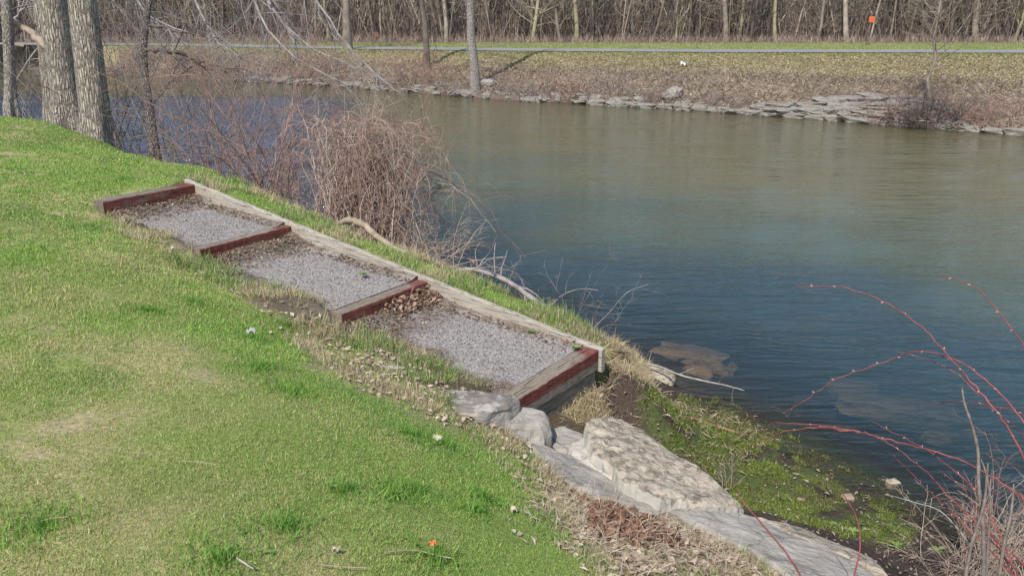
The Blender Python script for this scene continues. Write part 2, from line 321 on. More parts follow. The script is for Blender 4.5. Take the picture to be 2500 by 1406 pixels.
def grow(out,rng,p,d,L,r,lev,droop=0.,wig=.25,nch=(3,6),ang=(.5,1.1),taper=.35,lr=.5,seg=6,start=.2):
    p=np.array(p,float); d=np.array(d,float); d/=np.linalg.norm(d); pts=[p.copy()]; rs=[r]; dirs=[d.copy()]
    for i in range(seg):
        d=d+rng.normal(0,wig,3)*(1/seg**.5)+np.array([0,0,-droop])*(1/seg)*(1+i/seg); d/=np.linalg.norm(d)
        p=p+d*L/seg; pts.append(p.copy()); rs.append(r*(1-(1-taper)*(i+1)/seg)); dirs.append(d.copy())
    out.append((np.array(pts),np.array(rs)))
    if lev>0:
        for c in range(rng.integers(nch[0],nch[1]+1)):
            t=start+(1-start)*rng.random(); k=t*seg; i=min(int(k),seg-1); q=pts[i]+(pts[i+1]-pts[i])*(k-i); dd=dirs[i]
            pr=np.cross(dd,rng.normal(0,1,3)); pr/=np.linalg.norm(pr)+1e-9; a=rng.uniform(*ang); nd=dd*math.cos(a)+pr*math.sin(a)
            grow(out,rng,q,nd,L*lr*rng.uniform(.6,1.3)*(1-.4*t),max(r*(1-(1-taper)*t)*.55,.0012),lev-1,droop,wig,(max(1,nch[0]-1),max(2,nch[1]-1)),ang,taper,lr,max(3,seg-2),.15)
def kites(name,p,d,up,L,W,colr,m,parent=None,bend=0.):
    """one folded quad per leaf or blade: base, right, tip, left"""
    d=d/(np.linalg.norm(d,axis=1)[:,None]+1e-9); s=np.cross(d,up); s/=np.linalg.norm(s,axis=1)[:,None]+1e-9; n=np.cross(s,d)
    L=L[:,None];W=W[:,None]; mid=p+d*L*.45+n*L*bend; V=np.stack([p,mid+s*W*.5,p+d*L,mid-s*W*.5],1).reshape(-1,3)
    return mesh_np(name,V,np.arange(len(V)).reshape(-1,4),m,np.repeat(colr,4,0),False,parent)
def rock_mesh(name,seed,sx,sy,sz,m,sub=3,rough=.35,flat=False,parent=None,link=True):
    import bmesh
    bm=bmesh.new(); bmesh.ops.create_icosphere(bm,subdivisions=sub,radius=1); r=np.random.default_rng(seed); off=Vector(r.uniform(-50,50,3)); e=.45 if flat else .75
    for v in bm.verts:
        c=v.co.copy(); c=Vector([math.copysign(abs(t)**e,t) for t in c])
        k=1+rough*(mnoise.noise(c*1.1+off)+.45*mnoise.noise(c*2.7+off)+.2*mnoise.noise(c*6+off))
        v.co=Vector((c.x*k*sx,c.y*k*sy,c.z*(k if not flat else 1+rough*.5*mnoise.noise(c*1.6+off)+.12*mnoise.noise(c*5+off))*sz))
    me=bpy.data.meshes.new(name); bm.to_mesh(me); bm.free(); me.materials.append(m); me.polygons.foreach_set('use_smooth',[False]*len(me.polygons))
    if not link: return me
    o=bpy.data.objects.new(name,me); col.objects.link(o); o.parent=parent; return o
def rockmat(name,c1,c2,spot,sps=9,spa=.5,scale=5,bm_=.7,bd=.03,sc=None):
    m,n,l,b=mat(name); t=nz(n,l,scale,7,.65,sc=sc); r=ramp(n,l,t.outputs[0],[(.3,c1),(.7,c2)])
    t2=nz(n,l,sps,4,.6,sc=(1,1,2)); r2=ramp(n,l,t2.outputs[0],[(.5,(0,0,0)),(.6,(1,1,1))]); c=mixc(n,l,r.outputs[0],spot,0)
    mm=n.new('ShaderNodeMath'); mm.operation='MULTIPLY'; l.new(r2.outputs[0],mm.inputs[0]); mm.inputs[1].default_value=spa
    l.new(mm.outputs[0],c.node.inputs[0])
    tcx=n.new('ShaderNodeTexCoord'); dw=nz(n,l,3,4,.7,tcx.outputs['Object']); av=n.new('ShaderNodeMix'); av.data_type='RGBA'; av.blend_type='ADD'; av.inputs[0].default_value=.35; l.new(tcx.outputs['Object'],av.inputs[6]); l.new(dw.outputs['Color'],av.inputs[7])
    vc=n.new('ShaderNodeTexVoronoi'); vc.feature='DISTANCE_TO_EDGE'; vc.inputs['Scale'].default_value=2.6; l.new(av.outputs[2],vc.inputs['Vector']); ck=ramp(n,l,vc.outputs['Distance'],[(0,(.42,)*3),(.022,(1,)*3)]); c=mixc(n,l,c,ck.outputs[0],.75,'MULTIPLY'); l.new(c,b.inputs['Base Color']); b.inputs['Roughness'].default_value=.9; b.inputs['Specular IOR Level'].default_value=.2
    t3=nz(n,l,28,6,.7); ad=n.new('ShaderNodeMath'); ad.operation='MULTIPLY_ADD'; l.new(t3.outputs[0],ad.inputs[0]); ad.inputs[1].default_value=.35; l.new(t.outputs[0],ad.inputs[2])
    bump(n,l,ad.outputs[0],bm_,bd,b); return m
M['rock_far']=rockmat('far_shore_limestone',(.17,.155,.135),(.40,.37,.325),(.11,.1,.09),6,.5,4)
M['rock_slab']=rockmat('grey_slab_stone',(.2,.185,.165),(.40,.375,.34),(.09,.085,.08),6,.45,4)
M['rock_tan']=rockmat('tan_weathered_limestone',(.36,.305,.235),(.58,.51,.405),(.20,.165,.13),15,.8,5,1,.05)
M['rock_white']=rockmat('fresh_broken_limestone',(.38,.355,.31),(.56,.525,.465),(.36,.35,.33),7,.4,6)
M['rock_grey']=rockmat('smooth_grey_limestone',(.25,.232,.205),(.43,.40,.355),(.19,.175,.155),5,.45,4,.9,.03,(1,3,1))
M['rock_mottled']=rockmat('mottled_brown_rock',(.15,.13,.115),(.25,.22,.195),(.52,.5,.46),11,.6,6,.8,.03)
M['rock_wet']=rockmat('submerged_rock',(.27,.2,.145),(.40,.31,.235),(.2,.15,.1),6,.5,5)
# ------------------------------------------------------------------ timber staircase
def wood_mat(name,red=False,amt=.2,c1=(.15,.125,.10),c2=(.34,.29,.23),zlim=None):
    m,n,l,b=mat(name); tc=n.new('ShaderNodeTexCoord'); o=tc.outputs['Object']
    t=nz(n,l,6,6,.65,o,(14,1,14) if red else (1,14,14)); t0=nz(n,l,2.2,4,.6,o)
    r=ramp(n,l,t.outputs[0],[(.25,c1),(.75,c2)]); c=mixc(n,l,r.outputs[0],(.20,.16,.125),ramp(n,l,t0.outputs[0],[(.45,(0,)*3),(.75,(.6,)*3)]).outputs[0])
    ck=nz(n,l,3,4,.75,o,(26,1,26) if red else (1,26,26)); cr_=ramp(n,l,ck.outputs[0],[(.37,(.30,)*3),(.44,(1,)*3)]); b.inputs['Roughness'].default_value=.85; b.inputs['Specular IOR Level'].default_value=.2
    if red is True:
        sn=n.new('ShaderNodeSeparateXYZ'); l.new(tc.outputs['Normal'],sn.inputs[0]); sp=n.new('ShaderNodeSeparateXYZ'); l.new(o,sp.inputs[0])
        w1=nz(n,l,3,5,.7,o,(1,1,2.5)); 
        # worn paint on the front, traces of paint on the top by the kerb end
        fr=ramp(n,l,sn.outputs[0],[(.4,(0,)*3),(.6,(1,)*3)]); wr=ramp(n,l,w1.outputs[0],[(.33,(amt,)*3),(.48,(.93,)*3)])
        f1=n.new('ShaderNodeMath'); f1.operation='MULTIPLY'
        if zlim:
            zz=n.new('ShaderNodeMath'); zz.operation='MULTIPLY_ADD'; l.new(w1.outputs[0],zz.inputs[0]); zz.inputs[1].default_value=.02; l.new(sp.outputs[2],zz.inputs[2])
            zr=n.new('ShaderNodeMapRange'); l.new(zz.outputs[0],zr.inputs[0]); zr.inputs[1].default_value=-.697; zr.inputs[2].default_value=-.69
            fz_=n.new('ShaderNodeMath'); fz_.operation='MULTIPLY'; l.new(fr.outputs[0],fz_.inputs[0]); l.new(zr.outputs[0],fz_.inputs[1]); fr=fz_
        l.new(fr.outputs[0],f1.inputs[0]); l.new(wr.outputs[0],f1.inputs[1])
        ty=n.new('ShaderNodeMath'); ty.operation='MULTIPLY_ADD'; l.new(w1.outputs[0],ty.inputs[0]); ty.inputs[1].default_value=.35; l.new(sp.outputs[1],ty.inputs[2])
        tt=ramp(n,l,ty.outputs[0],[(-.0,(0,)*3),(.06,(.8,)*3)]); tz=ramp(n,l,sn.outputs[2],[(.4,(0,)*3),(.6,(1,)*3)])
        f2=n.new('ShaderNodeMath'); f2.operation='MULTIPLY'; l.new(tt.outputs[0],f2.inputs[0]); l.new(tz.outputs[0],f2.inputs[1])
        f3=n.new('ShaderNodeMath'); f3.operation='MAXIMUM'; l.new(f1.outputs[0],f3.inputs[0]); l.new(f2.outputs[0],f3.inputs[1])
        rc=ramp(n,l,t.outputs[0],[(.2,(.115,.032,.026)),(.8,(.235,.062,.048))])
        c=mixc(n,l,c,rc.outputs[0],f3.outputs[0])
    c=mixc(n,l,c,cr_.outputs[0],1,'MULTIPLY'); l.new(c,b.inputs['Base Color']); bm_=bump(n,l,t.outputs[0],.5,.006,b); b2=n.new('ShaderNodeBump'); b2.inputs['Strength'].default_value=.8; b2.inputs['Distance'].default_value=.006; l.new(cr_.outputs[0],b2.inputs['Height']); l.new(bm_.outputs[0],b2.inputs['Normal']); l.new(b2.outputs[0],b.inputs['Normal']); return m
M['timber_front']=wood_mat('front_red_stripe_timber',True,.5,zlim=.62); M['timber']=wood_mat('red_painted_timber',True,.35); M['timber_worn']=wood_mat('faded_red_timber',True,.1,(.12,.1,.085),(.28,.24,.2))
M['board']=wood_mat('weathered_grey_board',False,0,(.30,.268,.222),(.54,.50,.425)); M['timber_grey']=wood_mat('rotted_grey_timber','grey',0,(.10,.08,.06),(.36,.31,.25))
stair=empty('timber_steps',(S0[0],S0[1],S0[2]),math.atan2(SU[1],SU[0]))
tag(stair,'flight of gravel garden steps edged with red painted timbers and a long grey board','steps')
def beam(name,x0,x1,y0,y1,z0,z1,m,parent,seed,skew=0.,n=30,j=.0012,bev=.006,slope=0.,axis_='y'):
    """box with bevelled, slightly uneven long edges"""
    r=np.random.default_rng(seed); V=[];Fc=[]
    prof=[(0,bev),(0,1-bev),(bev,1),(1-bev,1),(1,1-bev),(1,bev),(1-bev,0),(bev,0)]
    k=len(prof)
    for i in range(n+1):
        t=i/n; e=r.normal(0,j,(k,2))
        for q_,(a_,b_) in enumerate(prof):
            if axis_=='y':
                w_=x1-x0;h_=z1-z0; aa=a_ if a_ in (0,1) else (bev/w_ if a_<.5 else 1-bev/w_); bb=b_ if b_ in (0,1) else (bev/h_ if b_<.5 else 1-bev/h_)
                V.append((x0+w_*aa+e[q_,0],y0+(y1-y0)*t,z0+h_*bb+e[q_,1]+skew*t))
            else:
                w_=y1-y0;h_=z1-z0; aa=a_ if a_ in (0,1) else (bev/w_ if a_<.5 else 1-bev/w_); bb=b_ if b_ in (0,1) else (bev/h_ if b_<.5 else 1-bev/h_); x=x0+(x1-x0)*t
                V.append((x,y0+w_*aa+e[q_,0],z0+h_*bb+e[q_,1]+slope*x))
    F4=[]
    for i in range(n):
        for q_ in range(k): F4.append((i*k+q_,i*k+(q_+1)%k,(i+1)*k+(q_+1)%k,(i+1)*k+q_))
    caps=[list(range(k))[::-1],[n*k+q_ for q_ in range(k)]]
    o=mesh_np(name,V,[np.array(F4),np.array(caps)],m,None,False,parent)
    import bmesh
    bm=bmesh.new(); bm.from_mesh(o.data); bmesh.ops.recalc_face_normals(bm,faces=bm.faces); bm.to_mesh(o.data); bm.free()
    return o
z=lambda zz: zz-S0[2]
o=beam('timber',-.15,0,-.93,-.003,z(1.24),z(1.415),M['timber_worn'],stair,1); o['label']='faded dark red top timber'
o=beam('timber',1.227,1.367,-.93,-.003,z(1.06),z(1.212),M['timber'],stair,2)
o=beam('timber',2.81,2.95,-.92,-.003,z(.845),z(1.0),M['timber'],stair,3)
o=beam('timber',4.37,4.512,-.99,-.003,z(.655),z(.80),M['timber_front'],stair,4); o['label']='front timber with wide red stripe'
o=beam('lower_timber',4.36,4.495,-.97,-.02,z(.33),z(.65),M['timber_grey'],stair,5,j=.002)
o=beam('side_board',-.16,4.535,.0,.045,-.165,.006,M['board'],stair,6,slope=SLOPE,axis_='x',n=60,j=.001,bev=.005); o['label']='long sloping grey board along the water side'
# ------------------------------------------------------------------ gravel pads
m,n,l,b=mat('crushed_grey_stone'); M['gravel']=m
tc=n.new('ShaderNodeTexCoord'); vo=n.new('ShaderNodeTexVoronoi'); vo.inputs['Scale'].default_value=125; l.new(tc.outputs['Object'],vo.inputs['Vector'])
rv=ramp(n,l,vo.outputs['Color'],[(.1,(.18,.16,.147)),(.5,(.32,.288,.268)),(.85,(.42,.385,.36)),(1,(.62,.58,.54))]); a=n.new('ShaderNodeAttribute'); a.attribute_name='Col'
t=nz(n,l,35,4,.6,tc.outputs['Object']); dirt=ramp(n,l,t.outputs[0],[(.35,(.085,.06,.045)),(.65,(.22,.17,.125))])
c=mixc(n,l,rv.outputs[0],dirt.outputs[0],a.outputs['Fac']); l.new(c,b.inputs['Base Color']); b.inputs['Roughness'].default_value=.9; bump(n,l,vo.outputs['Distance'],.8,.008,b)
GRAV=[(0.004,1.285),(1.372,2.85),(2.955,4.385)]
LP=[]
for gi,(a0,a1) in enumerate(GRAV):
    S=np.arange(a0,a1+.01,.02); S[-1]=a1; T=np.arange(-.004,-1.12,-.02); SS,TT=np.meshgrid(S,T); s=SS.ravel(); t_=TT.ravel(); X,Y=st2w(s,t_)
    f=(s-a0)/(a1-a0)
    edge=-.93+(.16 if gi==0 else .12)*(fbm(s*1.,s*0+gi*5,2.5,3)-.5)*2
    if gi==2: edge=edge+.22*sm(.75,.3,f)*sm(-.1,.15,f)-.03
    if gi==1: edge=edge+.18*sm(.35,.0,f)
    lift=.05*sm(.25,.0,f)*(.6+.8*fbm(X,Y,6,3))+.03*sm(-.12,0,t_)*(fbm(X,Y,5,2))
    Z=padz(s)+lift+(fbm(X,Y,9,3)-.5)*.012*sm(1,.93,f)+.006*sm(.9,1,f)-sm(0,.14,edge-t_)*.16
    D=np.maximum(sm(.30,.03,f+(fbm(X,Y,4,4)-.5)*.35),sm(-.10,-.01,t_+(fbm(X+3,Y,6,4)-.5)*.2)*.8)
    D=np.maximum(D,sm(.12,.0,t_-edge+(fbm(X,Y+9,5,3)-.5)*.25))
    if gi==1: D=np.maximum(D,sm(.35,.1,f+ (t_+.9)*.3+(fbm(X,Y,4,3)-.5)*.2))
    ns,nt_=len(S),len(T); ii=np.arange(ns*nt_).reshape(nt_,ns); qq=np.stack([ii[:-1,:-1],ii[1:,:-1],ii[1:,1:],ii[:-1,1:]],-1).reshape(-1,4)
    o=mesh_np('gravel',np.stack([X,Y,Z],1),qq,M['gravel'],np.repeat(D[:,None],3,1),True); tag(o,kind='structure')
# loose stones and debris positions on the pads
def padpoint(rng,n_,fa=(0,1),ta=(-.9,-.02),gi=None):
    g_=rng.integers(0,3,n_) if gi is None else np.full(n_,gi); a0=np.array([k[0] for k in GRAV])[g_]; a1=np.array([k[1] for k in GRAV])[g_]
    s=a0+(a1-a0)*rng.uniform(fa[0],fa[1],n_); t_=rng.uniform(ta[0],ta[1],n_); X,Y=st2w(s,t_); f=(s-a0)/(a1-a0)
    return X,Y,padz(s)+.05*sm(.25,0,f)+.004,f,t_
# ------------------------------------------------------------------ lawn grass
rng=np.random.default_rng(3)
lawnV=GP([(0,277),(120,300),(235,345),(370,388),(450,402),(520,420),(640,468),(820,552),(1100,668),(1250,730),(1400,790),(1500,850),(1470,900)])
CY=np.interp
def hsvcol(n_,g): return g
def grass(name,polys,n_,box,lenr,widr,dens,colf,m,lean=.55,cls='lawn'):
    X=[];Y=[]
    while sum(len(a) for a in X)<n_:
        x=rng.uniform(box[0],box[1],400000); y=box[2]*(box[3]/box[2])**rng.random(400000)   # more near the viewer
        keep=rng.random(400000)<np.clip((box[2]/y)*1.,0,1)*1.0
        x=x[keep]; y=y[keep]; d=dens(x,y); k=rng.random(len(x))<d; X.append(x[k]); Y.append(y[k])
        if len(X)>40: break
    X=np.concatenate(X)[:n_]; Y=np.concatenate(Y)[:n_]; Z=HH(X,Y)-.004; nn=len(X)
    dist=np.sqrt(X**2+Y**2); sc_=np.clip(dist/4.,.8,3.2)
    L=rng.uniform(*lenr,nn)*(.6+.8*fbm(X,Y,2.5,3))*(1+1.2*(rng.random(nn)<.03))*np.clip(sc_,.9,1.5); W=rng.uniform(*widr,nn)*sc_
    th=rng.uniform(0,2*math.pi,nn); le=np.abs(rng.normal(0,lean,nn))+.1
    d=np.stack([np.cos(th)*le,np.sin(th)*le,np.ones(nn)],1); up=np.stack([-np.sin(th)+rng.normal(0,.5,nn),np.cos(th)+rng.normal(0,.5,nn),np.zeros(nn)],1)
    colr=colf(X,Y,nn); return tag(kites(name,np.stack([X,Y,Z],1),d,np.cross(d,up),L,W,colr,m,bend=-.12),*( {'lawn':('short patchy green mown grass on the bank','grass',None,'stuff')}.get(cls,cls)))
pad_ex=lambda x,y:(lambda s,t_:~((s>-.16)&(s<4.52)&(t_<.07)&(t_>-.86)))(*w2st(x,y))
slabmask=[]
def dens_lawn(x,y):
    view=(np.abs(x)<y*.66+.4)
    d=soft(lawnP,x,y,.06,2.5,.08)*view*pad_ex(x,y)
    dd=soft(dirtP,x,y,.1,3,.12); d=d*(1-.8*dd*sm(.35,.6,fbm(x,y,5,3)))
    li=soft(litterP,x,y,.1,3,.1); d=d*(1-.8*li); return d*(.75+.5*fbm(x,y,6,3))*(1-.85*sm(.66,.73,fbm(x+60,y+11,3.3,2)))
def col_lawn(x,y,n_):
    p1=fbm(x,y,.8,4)*.6+fbm(x+31,y+5,3.1,3)*.4; dry=.8*sm(.53,.70,p1+ (rng.random(n_)-.5)*.3-.12*sm(4.5,8.5,y)+.03*sm(5.,2.8,y)-.05*sm(.2,-.8,x)*sm(7,4,y)*0)
    dry=np.maximum(dry,soft(dryP,x,y,.2,2,.25)*(rng.random(n_)<.5)); dry=np.maximum(dry,(rng.random(n_)<.10))
    g=mixn(C(.15,.31,.05)[None],C(.37,.55,.12)[None],rng.random(n_)); g=mixn(g,C(.13,.31,.055)[None],sm(.5,.35,fbm(x+9,y+70,1.3,3))*.7)
    g=mixn(g,C(.55,.58,.24)[None],(rng.random(n_)<.12)*.8)
    d=mixn(C(.42,.35,.18)[None],C(.76,.66,.40)[None],rng.random(n_)); d=mixn(d,C(.46,.50,.17)[None],(rng.random(n_)<.45)*.8)
    return mixn(g,d,dry)*(.8+.4*rng.random(n_))[:,None]
grass('lawn_grass',None,720000,(-10,2.2,2.0,15.5),(.009,.018),(.0022,.0044),dens_lawn,col_lawn,M['blade'],1.15)
# long tufts: rough edges of the lawn, crest strip, foot of the slabs
tuftP=[soft]
def dens_rough(x,y):
    d=soft(dryP,x,y,.12,2.5,.2)*.6; s,t_=w2st(x,y)
    d=np.maximum(d,((s>-.6)&(s<4.65)&(t_>.06)&(t_<.75))*.5*sm(.3,.5,fbm(x,y,5,3))); d=np.maximum(d,soft(crestdryP,x,y,.08,3,.1)*1.)
    d=np.maximum(d,((s>4.53)&(s<4.75)&(t_>-.5)&(t_<.35))*.8); d=np.maximum(d,soft(litterP,x,y,.1,3,.1)*.35)
    d=np.maximum(d,((s>-.1)&(s<4.5)&(t_<-.86)&(t_>-1.25))*.5*sm(.4,.55,fbm(x,y,4,3)))
    return d*sm(.38,.55,fbm(x+5,y,4.2,3))*pad_ex(x,y)
def col_rough(x,y,n_):
    dr=(rng.random(n_)<.30+.62*sm(.42,.58,fbm(x+3,y,2.2,3))); dr=np.maximum(dr,(soft(crestdryP,x,y,.08,3,.1)>.5)&(rng.random(n_)<.7)); dr=np.maximum(dr,(soft(litterP,x,y,.08,3,.1)>.5)&(rng.random(n_)<.8))
    g=mixn(C(.13,.28,.055)[None],C(.33,.45,.12)[None],rng.random(n_)); d=mixn(C(.36,.28,.17)[None],C(.72,.62,.42)[None],rng.random(n_)); return mixn(g,d,dr.astype(float))
grass('rough_grass',None,50000,(-4.5,2.6,2.2,9.8),(.025,.065),(.0018,.0036),dens_rough,col_rough,M['blade'],1.25,('long straggling green and straw grass by the steps and slabs','grass',None,'stuff'))
# bright tufts on the lawn
def tufts(name,spots,per,spread,lenr,wid,colA,colB,lab,cat):
    Pn=[];D=[];L=[];Cc=[];W=[]
    for (x,y,k) in spots:
        n_=int(per*k); r=np.abs(rng.normal(0,spread*k**.5,n_)); th=rng.uniform(0,2*math.pi,n_); xx=x+r*np.cos(th); yy=y+r*np.sin(th)
        Pn.append(np.stack([xx,yy,HH(xx,yy)-.004],1)); a=rng.uniform(0,2*math.pi,n_); le=np.abs(rng.normal(0,.9,n_)); D.append(np.stack([np.cos(a)*le,np.sin(a)*le,np.ones(n_)],1)); L.append(rng.uniform(*lenr,n_)); W.append(rng.uniform(.6,1.4,n_)*wid); Cc.append(mixn(colA[None],colB[None],rng.random(n_)))
    p=np.concatenate(Pn);d=np.concatenate(D); return tag(kites(name,p,d,rng.normal(0,1,d.shape),np.concatenate(L),np.concatenate(W),np.concatenate(Cc),M['blade'],bend=-.1),lab,cat,None,'stuff')
sp=[(*G(u,v)[:2],k) for u,v,k in [(470,740,1),(560,690,1.2),(700,800,.7),(510,660,1),(640,900,1.5),(720,960,1.3),(1010,1200,1.2),(960,1210,1),(1180,1220,1),(1160,1250,.8),(1440,1210,.5),(1350,1270,.6),(1370,1320,.6),(1680,1230,.4),(700,1290,1.5),(540,1370,1.4),(880,850,.6),(1000,1060,1.3),(1100,1090,1),(540,600,.8),(300,440,1),(620,830,1),(850,1200,1),(1290,1120,.6),(360,760,1),(110,1290,1.2),(770,700,.5),(1060,1370,1.)]]
tufts('tall_grass_tufts',sp,300,.09,(.03,.065),.004,C(.11,.27,.05),C(.30,.48,.10),'taller vivid green grass tufts scattered over the lawn','grass')
# ------------------------------------------------------------------ beach plants
def dens_weed(x,y): 
    return soft(weedP,x,y,.07,3,.16)*sm(.43,.50,fbm(x+13,y+2,6.5,4)*.75+fbm(x,y,1.6,2)*.25)*(np.abs(x)<y*.7)
def col_weed(x,y,n_):
    k=fbm(x,y+50,2.2,3); g=mixn(C(.085,.125,.03)[None],C(.34,.41,.10)[None],rng.random(n_)); return mixn(g,C(.17,.15,.08)[None],sm(.45,.6,k)*.7*(rng.random(n_)<.7))*(.6+.6*rng.random(n_))[:,None]
o=grass('waterside_plants',None,80000,(.3,3.4,3.2,7.6),(.006,.018),(.003,.007),dens_weed,col_weed,M['blade'],1.1,('low mossy green plants spreading over the wet mud by the water','plants',None,'stuff'))
def flat_leaves(name,n_,gen,lenr,wr,colA,colB,m,lab,cat,tilt=.5,off=.004,parent=None,kind='stuff',hf=None,bend=.12):
    X,Y=gen(n_); nn=len(X); Z=(HH(X,Y) if hf is None else hf(X,Y))+off+rng.random(nn)*.01; a=rng.uniform(0,2*math.pi,nn)
    d=np.stack([np.cos(a),np.sin(a),rng.normal(0,tilt*.6,nn)],1); up=np.stack([rng.normal(0,tilt,nn),rng.normal(0,tilt,nn),np.ones(nn)],1)
    c=mixn(colA[None],colB[None],rng.random(nn)); return tag(kites(name,np.stack([X,Y,Z],1),d,up,rng.uniform(*lenr,nn),rng.uniform(*wr,nn),c,m,bend=bend),lab,cat,None,kind)
def gen_poly(poly,wt=None,ed=.08):
    P_=np.array(poly); b0=P_.min(0)-.1; b1=P_.max(0)+.1
    def g(n_):
        X=rng.uniform(b0[0],b1[0],n_*12); Y=rng.uniform(b0[1],b1[1],n_*12); k=rng.random(n_*12)<soft(poly,X,Y,ed,3,.08)*(wt(X,Y) if wt else 1); return X[k][:n_],Y[k][:n_]
    return g
flat_leaves('leaf_litter',2600,gen_poly(litterP,lambda x,y:sm(.35,.6,fbm(x,y,3,3))),(.02,.055),(.012,.035),C(.22,.15,.11),C(.55,.46,.37),M['leafdry'],'drift of dry brown and bleached leaves below the lawn edge','leaves')
cl=GP([(1440,1240),(1530,1245),(1600,1290),(1650,1330),(1560,1350),(1460,1310)])
flat_leaves('leaf_clump',900,gen_poly(cl,None,.05),(.03,.07),(.02,.045),C(.13,.065,.045),C(.30,.17,.12),M['leafdry'],'thick clump of dark reddish brown dead leaves','leaves',.8,.015)
flat_leaves('scattered_leaves',1500,gen_poly(dryP,None,.2),(.02,.05),(.01,.03),C(.26,.18,.12),C(.6,.52,.42),M['leafdry'],'dead leaves scattered in the rough grass beside the steps','leaves',.6,.012)
flat_leaves('mud_debris',900,gen_poly(mudP,None,.1),(.012,.045),(.006,.022),C(.10,.07,.05),C(.42,.34,.26),M['leafdry'],'small leaves and bark bits lying on the dark mud','leaves',.5,.006)
def gen_straw(n_):
    s=rng.uniform(4.3,5.6,n_*8); t_=rng.uniform(-.7,1.5,n_*8); X,Y=st2w(s,t_); k=rng.random(len(X))<soft(crestdryP,X,Y,.12,3,.12); return X[k][:n_],Y[k][:n_]
flat_leaves('dead_straw',1500,gen_straw,(.06,.16),(.003,.006),C(.3,.22,.13),C(.55,.45,.3),M['leafdry'],'matted dead straw on the bank end below the last timber','straw',.7,.015)
def gen_bank(n_):
    X,Y=st2w(rng.uniform(4.55,5.5,n_),rng.uniform(-.6,1.1,n_)); return X,Y
flat_leaves('mud_straw',1300,gen_bank,(.03,.12),(.003,.007),C(.2,.15,.09),C(.55,.46,.31),M['leafdry'],'sparse straw and leaf scraps on the dark mud below the front timber','straw',.8,.012)
flat_leaves('litter_straw',2600,gen_poly(litterP+[],None,.25),(.05,.15),(.002,.004),C(.3,.23,.15),C(.62,.53,.38),M['leafdry'],'bleached straw tangled through the leaf litter','straw',.6,.012)
# pad debris
X,Y,Z,f,t_=padpoint(rng,3400,(0,.32)); k=rng.random(len(X))<sm(.32,.03,f); X,Y,Z=X[k],Y[k],Z[k]
X2,Y2,Z2,f2,t2=padpoint(rng,1500,(0,1),(-.14,-.01)); X=np.append(X,X2);Y=np.append(Y,Y2);Z=np.append(Z,Z2)
X2,Y2,Z2,f2,t2=padpoint(rng,900,(0,1),(-1.05,-.8)); Z2=Z2-.01; X=np.append(X,X2);Y=np.append(Y,Y2);Z=np.append(Z,Z2)
nn=len(X); a=rng.uniform(0,6.28,nn); tag(kites('step_debris',np.stack([X,Y,Z+rng.random(nn)*.012],1),np.stack([np.cos(a),np.sin(a),rng.normal(0,.35,nn)],1),np.stack([rng.normal(0,.5,nn),rng.normal(0,.5,nn),np.ones(nn)],1),rng.uniform(.012,.045,nn),rng.uniform(.005,.022,nn),mixn(C(.15,.1,.07)[None],C(.5,.4,.3)[None],rng.random(nn)**2),M['leafdry'],bend=.12),'dead leaf scraps gathered against the step timbers','leaves',None,'stuff')
X,Y,Z,f,t_=padpoint(rng,420,(0,.12),(-.5,-.02),2); nn=len(X); a=rng.uniform(0,6.28,nn)
tag(kites('leaf_pile',np.stack([X,Y,Z+rng.random(nn)*.05*sm(.12,0,f)],1),np.stack([np.cos(a),np.sin(a),rng.normal(0,.6,nn)],1),rng.normal(0,1,(nn,3))+np.array([0,0,1]),rng.uniform(.03,.06,nn),rng.uniform(.015,.035,nn),mixn(C(.16,.09,.06)[None],C(.5,.36,.27)[None],rng.random(nn)**1.5),M['leafdry'],bend=.15),'pile of curled brown leaves against the third timber by the board','leaves',None,'stuff')
X,Y,Z,f,t_=padpoint(rng,13000,(.05,1),(-.95,-.02)); nn=len(X); a=rng.uniform(0,6.28,nn); L=.005+.012*rng.random(nn)**2; k=rng.random(nn)
tag(kites('loose_gravel',np.stack([X,Y,Z+.001],1),np.stack([np.cos(a),np.sin(a),rng.normal(0,.3,nn)],1),np.stack([rng.normal(0,.5,nn),rng.normal(0,.5,nn),np.ones(nn)],1),L,L*.8,mixn(C(.18,.165,.155)[None],C(.62,.585,.55)[None],k[:]**2),M['leafdry'],bend=.35),'loose crushed stone chips on the step landings','gravel',None,'stuff')
# leafy weeds on the gravel, each a thing
M['weedleaf']=flat_mat('weed_leaves',(.10,.17,.035),(.22,.32,.08),30,.6)
def rosette(u,v,lab,sz=.04,gravel=None,n_=14,m='weedleaf',cat='weed',name='leafy_weed'):
    p=P(u,v,gravel) if gravel else G(u,v); V=[];Fc=[]; r_=np.random.default_rng(int(u*7+v))
    for i in range(n_):
        a=i*2.4+r_.uniform(-.3,.3); L=sz*.75*r_.uniform(.5,1.2); w_=L*.35; e=r_.uniform(.15,.9); b0=len(V)
        for (t,ww,h) in [(0,.15,0),(.35,1,.35),(.7,.9,.6),(1,.05,.5)]:
            for s in (-1,1): V.append((p[0]+math.cos(a)*L*t-math.sin(a)*s*w_*ww*.5,p[1]+math.sin(a)*L*t+math.cos(a)*s*w_*ww*.5,p[2]+L*h*e))
        for k in range(3): Fc.append((b0+2*k,b0+2*k+1,b0+2*k+3,b0+2*k+2))
    return tag(mesh_np(name,V,np.array(Fc),M[m],None,True),lab,cat)
rosette(885,670,'small bright green leafy weed on the middle gravel landing',.06,1.05)
rosette(1297,810,'small yellow green weed on the lowest landing beside the board',.05,.83)
rosette(1405,850,'leafy weed at the board end just above the front timber',.055,.815)
rosette(690,602,'dull green weed among dead leaves below the second timber',.05,1.10)
rosette(1245,690+280,'small weed growing between the mottled rock and the front timber',.045,.80)
rosette(640,1352,'broad two-leafed seedling in the lawn at the bottom',.05,None,4)
rosette(1920,1215,'yellow green leafy weed on the mud behind the tan boulder',.05)
